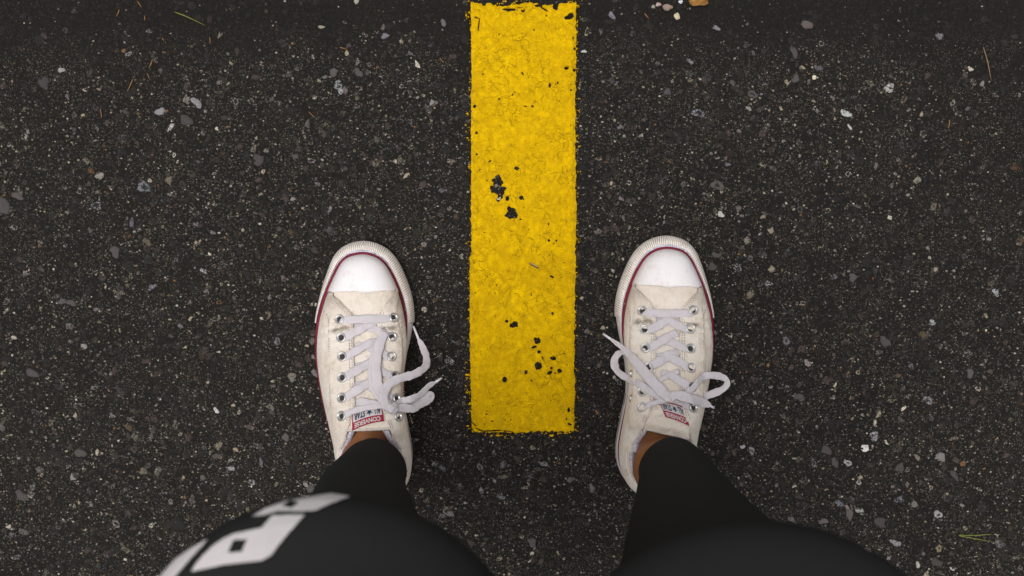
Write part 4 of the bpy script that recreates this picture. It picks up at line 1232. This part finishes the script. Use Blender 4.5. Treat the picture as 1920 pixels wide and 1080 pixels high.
tmp = g.build('body_tmp', SKIN, None)
rm = tmp.modifiers.new('r', 'REMESH'); rm.mode = 'VOXEL'; rm.voxel_size = .0036; rm.use_smooth_shade = True
sm = tmp.modifiers.new('s', 'SMOOTH'); sm.factor = .6; sm.iterations = 5
dg = bpy.context.evaluated_depsgraph_get(); dg.update()
me = bpy.data.meshes.new_from_object(tmp.evaluated_get(dg)); bpy.data.objects.remove(tmp)
me.transform(Matrix.Translation(Vector(OFF)))
if not me.materials: me.materials.append(SKIN)
body = link(bpy.data.objects.new('body', me), person)

g = Geo()
LR = {}
for st, side in ((LEGS_L, -1), (LEGS_R, 1)):
    r = leg_rings(st, 0., wrinkle=.0006)
    # the cuff is cut a little on the slant and turned in
    inner = r[0].copy(); c = inner.mean(0); inner2 = c + (inner - c) * .93; inner3 = inner2.copy(); inner3[:, 2] += .02
    rr = np.concatenate([inner3[None], inner2[None] + [0, 0, .0004], (c + (inner - c) * .975)[None] - [0, 0, .0008], r])
    for k in range(len(rr)):
        f = math.exp(-max(0, rr[k, :, 2].mean() - .104) / .02)
        tilt = -.05 if side < 0 else .12
        rr[k, :, 2] += f * tilt * (rr[k, :, 0] - c[0]) * (-1 if side > 0 else 1) 
    LR[side] = r
    V, F = loft(rr); g.add(V + OFF, F)
R = torso_rings(); R = [R[0], R[0], *R[1:4]]; R[0] = [(x * .5, y, z) for x, y, z in R[0]]
V, F = loft(R); g.add(V + OFF, F)
leggings = g.build('leggings', LEG, person)
g = Geo(); V, F = loft(torso_rings(.008)[3:]); g.add(V + OFF, F); g.build('shirt', HOODIE, person)

# pale print lying on the left trouser leg, cut to its shapes and set on the cloth
from mathutils.bvhtree import BVHTree
def print_shape(poly, holes):
    me = leggings.data
    bv = BVHTree.FromPolygons([v.co[:] for v in me.vertices], [p.vertices[:] for p in me.polygons])
    x0, x1 = min(p[0] for p in poly) - 4, max(p[0] for p in poly) + 4
    y0, y1 = min(p[1] for p in poly) - 4, max(p[1] for p in poly) + 4
    s = 1.1
    xs = np.arange(x0, x1, s); ys = np.arange(y0, y1, s)
    def inside(x, y, pg):
        r = False; j = len(pg) - 1
        for i in range(len(pg)):
            xi, yi = pg[i]; xj, yj = pg[j]
            if (yi > y) != (yj > y) and x < (xj - xi) * (y - yi) / (yj - yi) + xi: r = not r
            j = i
        return r
    V = []; ids = {}
    org = Vector((0, .2, H))
    def vert(i, j):
        if (i, j) in ids: return ids[(i, j)]
        d = Vector(tuple(P(xs[i], ys[j], 0))) + Vector((0, .2, 0)) - org; d.normalize()
        hit, nrm, _, _ = bv.ray_cast(org, d)
        if hit is None: ids[(i, j)] = None; return None
        if nrm.dot(d) > 0: nrm = -nrm
        V.append(tuple(hit + nrm * .0012)); ids[(i, j)] = len(V) - 1; return len(V) - 1
    F = []
    for i in range(len(xs) - 1):
        for j in range(len(ys) - 1):
            cx, cy = xs[i] + s / 2, ys[j] + s / 2
            if not inside(cx, cy, poly) or any(inside(cx, cy, h) for h in holes): continue
            q = [vert(i, j), vert(i + 1, j), vert(i + 1, j + 1), vert(i, j + 1)]
            if None in q: continue
            if max((Vector(V[q[a]]) - Vector(V[q[(a + 1) % 4]])).length for a in range(4)) > .02: continue
            F.append(tuple(q[::-1]))
    g = Geo(); g.add(np.array(V), F); o = g.build('print_block', PRINT, leggings)
    return o
def ell(cx, cy, rx, ry, rot=0, n=10):
    return [(cx + rx * math.cos(q) * math.cos(rot) - ry * math.sin(q) * math.sin(rot), cy + rx * math.cos(q) * math.sin(rot) + ry * math.sin(q) * math.cos(rot)) for q in np.linspace(0, 2 * math.pi, n, endpoint=False)]
print_shape([(474,972),(498,957),(535,944),(592,934),(620,929),(656,935),(620,948),(593,960.5),(560,962.5),(521,962.5),(496,970)], [ell(546,949,16,7.5,-.2,4)])
print_shape([(512,970),(572,968.5),(556,987),(540,1005),(523,1026),(510,1044),(492,1054.5),(458,1058),(422,1062),(361,1075),(370,1060),(383,1044),(402,1026),(422,1012.5),(440,1004),(492,993)], [ell(447,1027,22,13.5,-.62,4)])
print_shape([(391,1014),(386,1022),(360,1050),(330,1086),(290,1090),(302,1078),(330,1052),(362,1030)], [])

# ------------------------------------------------------------------ litter on the road
def gz(px, py):
    w = P(px, py); return float(ground_z(np.array(w[0]), np.array(w[1])))
DRY = mat_plain('dry_needle', (.33, .17, .05), .7, nscale=300, amt=.4)
STRAW = mat_plain('dry_stalk', (.26, .18, .09), .7, nscale=300, amt=.4)
GREEN = mat_plain('green_blade', (.20, .24, .03), .6, nscale=200, amt=.3)
LEAFM = mat_plain('brown_leaf', (.34, .16, .03), .8, nscale=220, amt=.8, dark=(.05, .03, .01), bump=.001)
def stick(name, pts, r, mat, label, cat, group=None, flat=1.0):
    w = [np.array([*P(a, b)[:2], gz(a, b) + .0018 + (h if True else 0)]) for a, b, h in pts]
    c0 = w[0].copy(); c0[2] = 0
    w = [q - c0 for q in w]
    c = catmull(w, 6); n = len(c)
    V, F = tube(c, r * (1 - .75 * np.abs(np.linspace(-.6, 1, n)) ** 2), 6)
    g = Geo(); g.add(V, F); o = g.build(name, mat, None); o.location = tuple(c0)
    return tag(o, label, cat, group)
NG = 'dry pine needles fallen on the road'
for a, b, c, d, l in [(257,2,264,14,'dry needle at the very top edge left of the green grass blade'),(222,17,216,30,'leftmost dry needle at the top of the road'),(269,28,270,38,'tiny upright dry needle under the one at the top edge'),
                      (286,111,279,128,'leaning orange dry needle at the top left, right end of a loose trio'),(249,148,238,172,'longest leaning dry needle at the top left of the road'),(393,70,394,82,'short upright dry needle just below the green grass blade'),
                      (276,138,280,148,'short dry needle beside the longest leaning one at the top left'),(188,205,191,222,'lowest dry needle at the top left of the road'),(304,72,308,78,'tiniest dry needle, left below the green grass blade')]:
    stick('pine_needle', [(a, b, 0), ((a + c) / 2 + 1, (b + d) / 2, .0008), (c, d, 0)], .00045, DRY, l, 'pine needle', NG)
for a, b, c, d, l in [(825,109,832,118,'short orange dry needle beside the upper left edge of the yellow line'),(579,210,592,222,'thin orange dry needle lying between the top left corner and the yellow line'),
                      (637,89,652,93,'tiny dry needle above the pale speckled stone left of the line'),(1780,225,1778,241,'short dry needle lying below the brown stalk at the right'),(1209,24,1217,34,'fine straw coloured needle just right of the line at the top')]:
    stick('pine_needle', [(a, b, 0), ((a + c) / 2, (b + d) / 2, .0008), (c, d, 0)], .00045, DRY, l, 'pine needle', NG)
stick('grass_blade', [(327,22,.001),(350,31,.002),(385,48,.001)], .0005, GREEN, 'single thin yellow-green grass blade lying at the top left of the road', 'grass blade')
stick('grass_blade', [(1797,1003,.001),(1830,1003,.002),(1860,1001,.001)], .00045, GREEN, 'straight upper one of two green grass blades at the bottom right', 'grass blade', 'pair of grass blades at the bottom right')
stick('grass_blade', [(1797,1004,.001),(1825,1009,.002),(1856,1015,.001)], .00045, GREEN, 'slanting lower one of two green grass blades at the bottom right', 'grass blade', 'pair of grass blades at the bottom right')
stick('dry_stalk', [(1843,89,.001),(1850,118,.0025),(1858,152,.001)], .0006, STRAW, 'thin upright brown stalk lying at the top right of the road', 'stalk')

def pebble(px, py, rx, ry, rot, col, label, seed, h=.6):
    rg = np.random.default_rng(seed); r = rx / PPM
    bm = bmesh.new(); bmesh.ops.create_icosphere(bm, subdivisions=2, radius=1)
    for v in bm.verts:
        f = 1 + .16 * math.sin(v.co.x * 3 + seed) + .14 * math.cos(v.co.y * 4 + seed * 2) + rg.uniform(-.05, .05)
        v.co = Vector((v.co.x * f * r, v.co.y * f * ry / PPM, v.co.z * min(rx, ry) / PPM * h))
    me = bpy.data.meshes.new('pebble'); bm.to_mesh(me); bm.free()
    me.materials.append(mat_plain('pebble_stone', col, .8, nscale=500, amt=.4, bump=.0005))
    o = link(bpy.data.objects.new('pebble', me)); w = P(px, py)
    o.location = (w[0], w[1], gz(px, py) + min(rx, ry) / PPM * h * .8); o.rotation_euler = (0, 0, rot)
    return tag(o, label, 'pebble', 'loose pebbles by the joint at the top')
pebble(1253,13,10,7,0,(.30,.215,.165),'broad brown loose pebble at the top, left of the orange leaf',3)
pebble(1235,8,5,4,.1,(.42,.32,.30),'small pinkish loose pebble beside the broad brown pebble',4)
pebble(1270,29,5,6.5,.4,(.62,.52,.36),'cream three-cornered loose pebble below the broad brown pebble',5)
pebble(1276,3,4,4,0,(.66,.68,.70),'small white loose pebble between the brown pebble and the orange leaf',6)
pebble(1225,12,4,3.4,0,(.33,.31,.22),'small olive loose pebble nearest the yellow line at the top',7)
pebble(1527,145,5,3.6,.1,(.70,.62,.45),'small smooth cream pebble lying alone upper right of the right sneaker',8)
# curled leaf scrap
G = np.zeros((14, 9, 3))
for a, u in enumerate(np.linspace(0, 1, 14)):
    for b, v in enumerate(np.linspace(-1, 1, 9)):
        wdt = 9.5 * math.sin(math.pi * (.08 + .86 * u)) ** .6
        px = 1291 + 36 * u; py = 4 + wdt * v * .95 + 1.5 * math.sin(u * 9)
        q = P(px, py); G[a, b] = (q[0], q[1], .0022 + .0028 * v * v + .0012 * math.sin(u * 7 + v * 2))
c0 = P(1309, 4); G -= c0
g = Geo(); V, F = shell(G, .0004); g.add(V, F); leaf = g.build('leaf', LEAFM, None); leaf.location = (c0[0], c0[1], 0)
tag(leaf, 'curled orange-brown leaf scrap at the very top, right of the yellow line', 'leaf')
# seed husk on the paint
g = Geo()
for off, r, mi in ((0, .0010, 0), (.0008, .0007, 1)):
    a = P(993, 494); b = P(1010, 503); n = (b - a)
    pts = [a + n * t + np.array([off * .6, off * .8, .0032 + off * .6]) for t in np.linspace(.0, 1, 9)]
    V, F = tube(np.array(pts) - a, r * np.sin(np.linspace(.35, 2.8, 9)) ** .5, 8); g.add(V, F, mi)
hk = g.build('seed_husk', [mat_plain('husk_dark', (.06, .03, .015), .6), mat_plain('husk_pale', (.52, .33, .13), .5)], None)
a = P(993, 494); hk.location = (a[0], a[1], 0)
tag(hk, 'tiny brown and straw seed husk lying on the middle of the yellow line', 'seed husk')
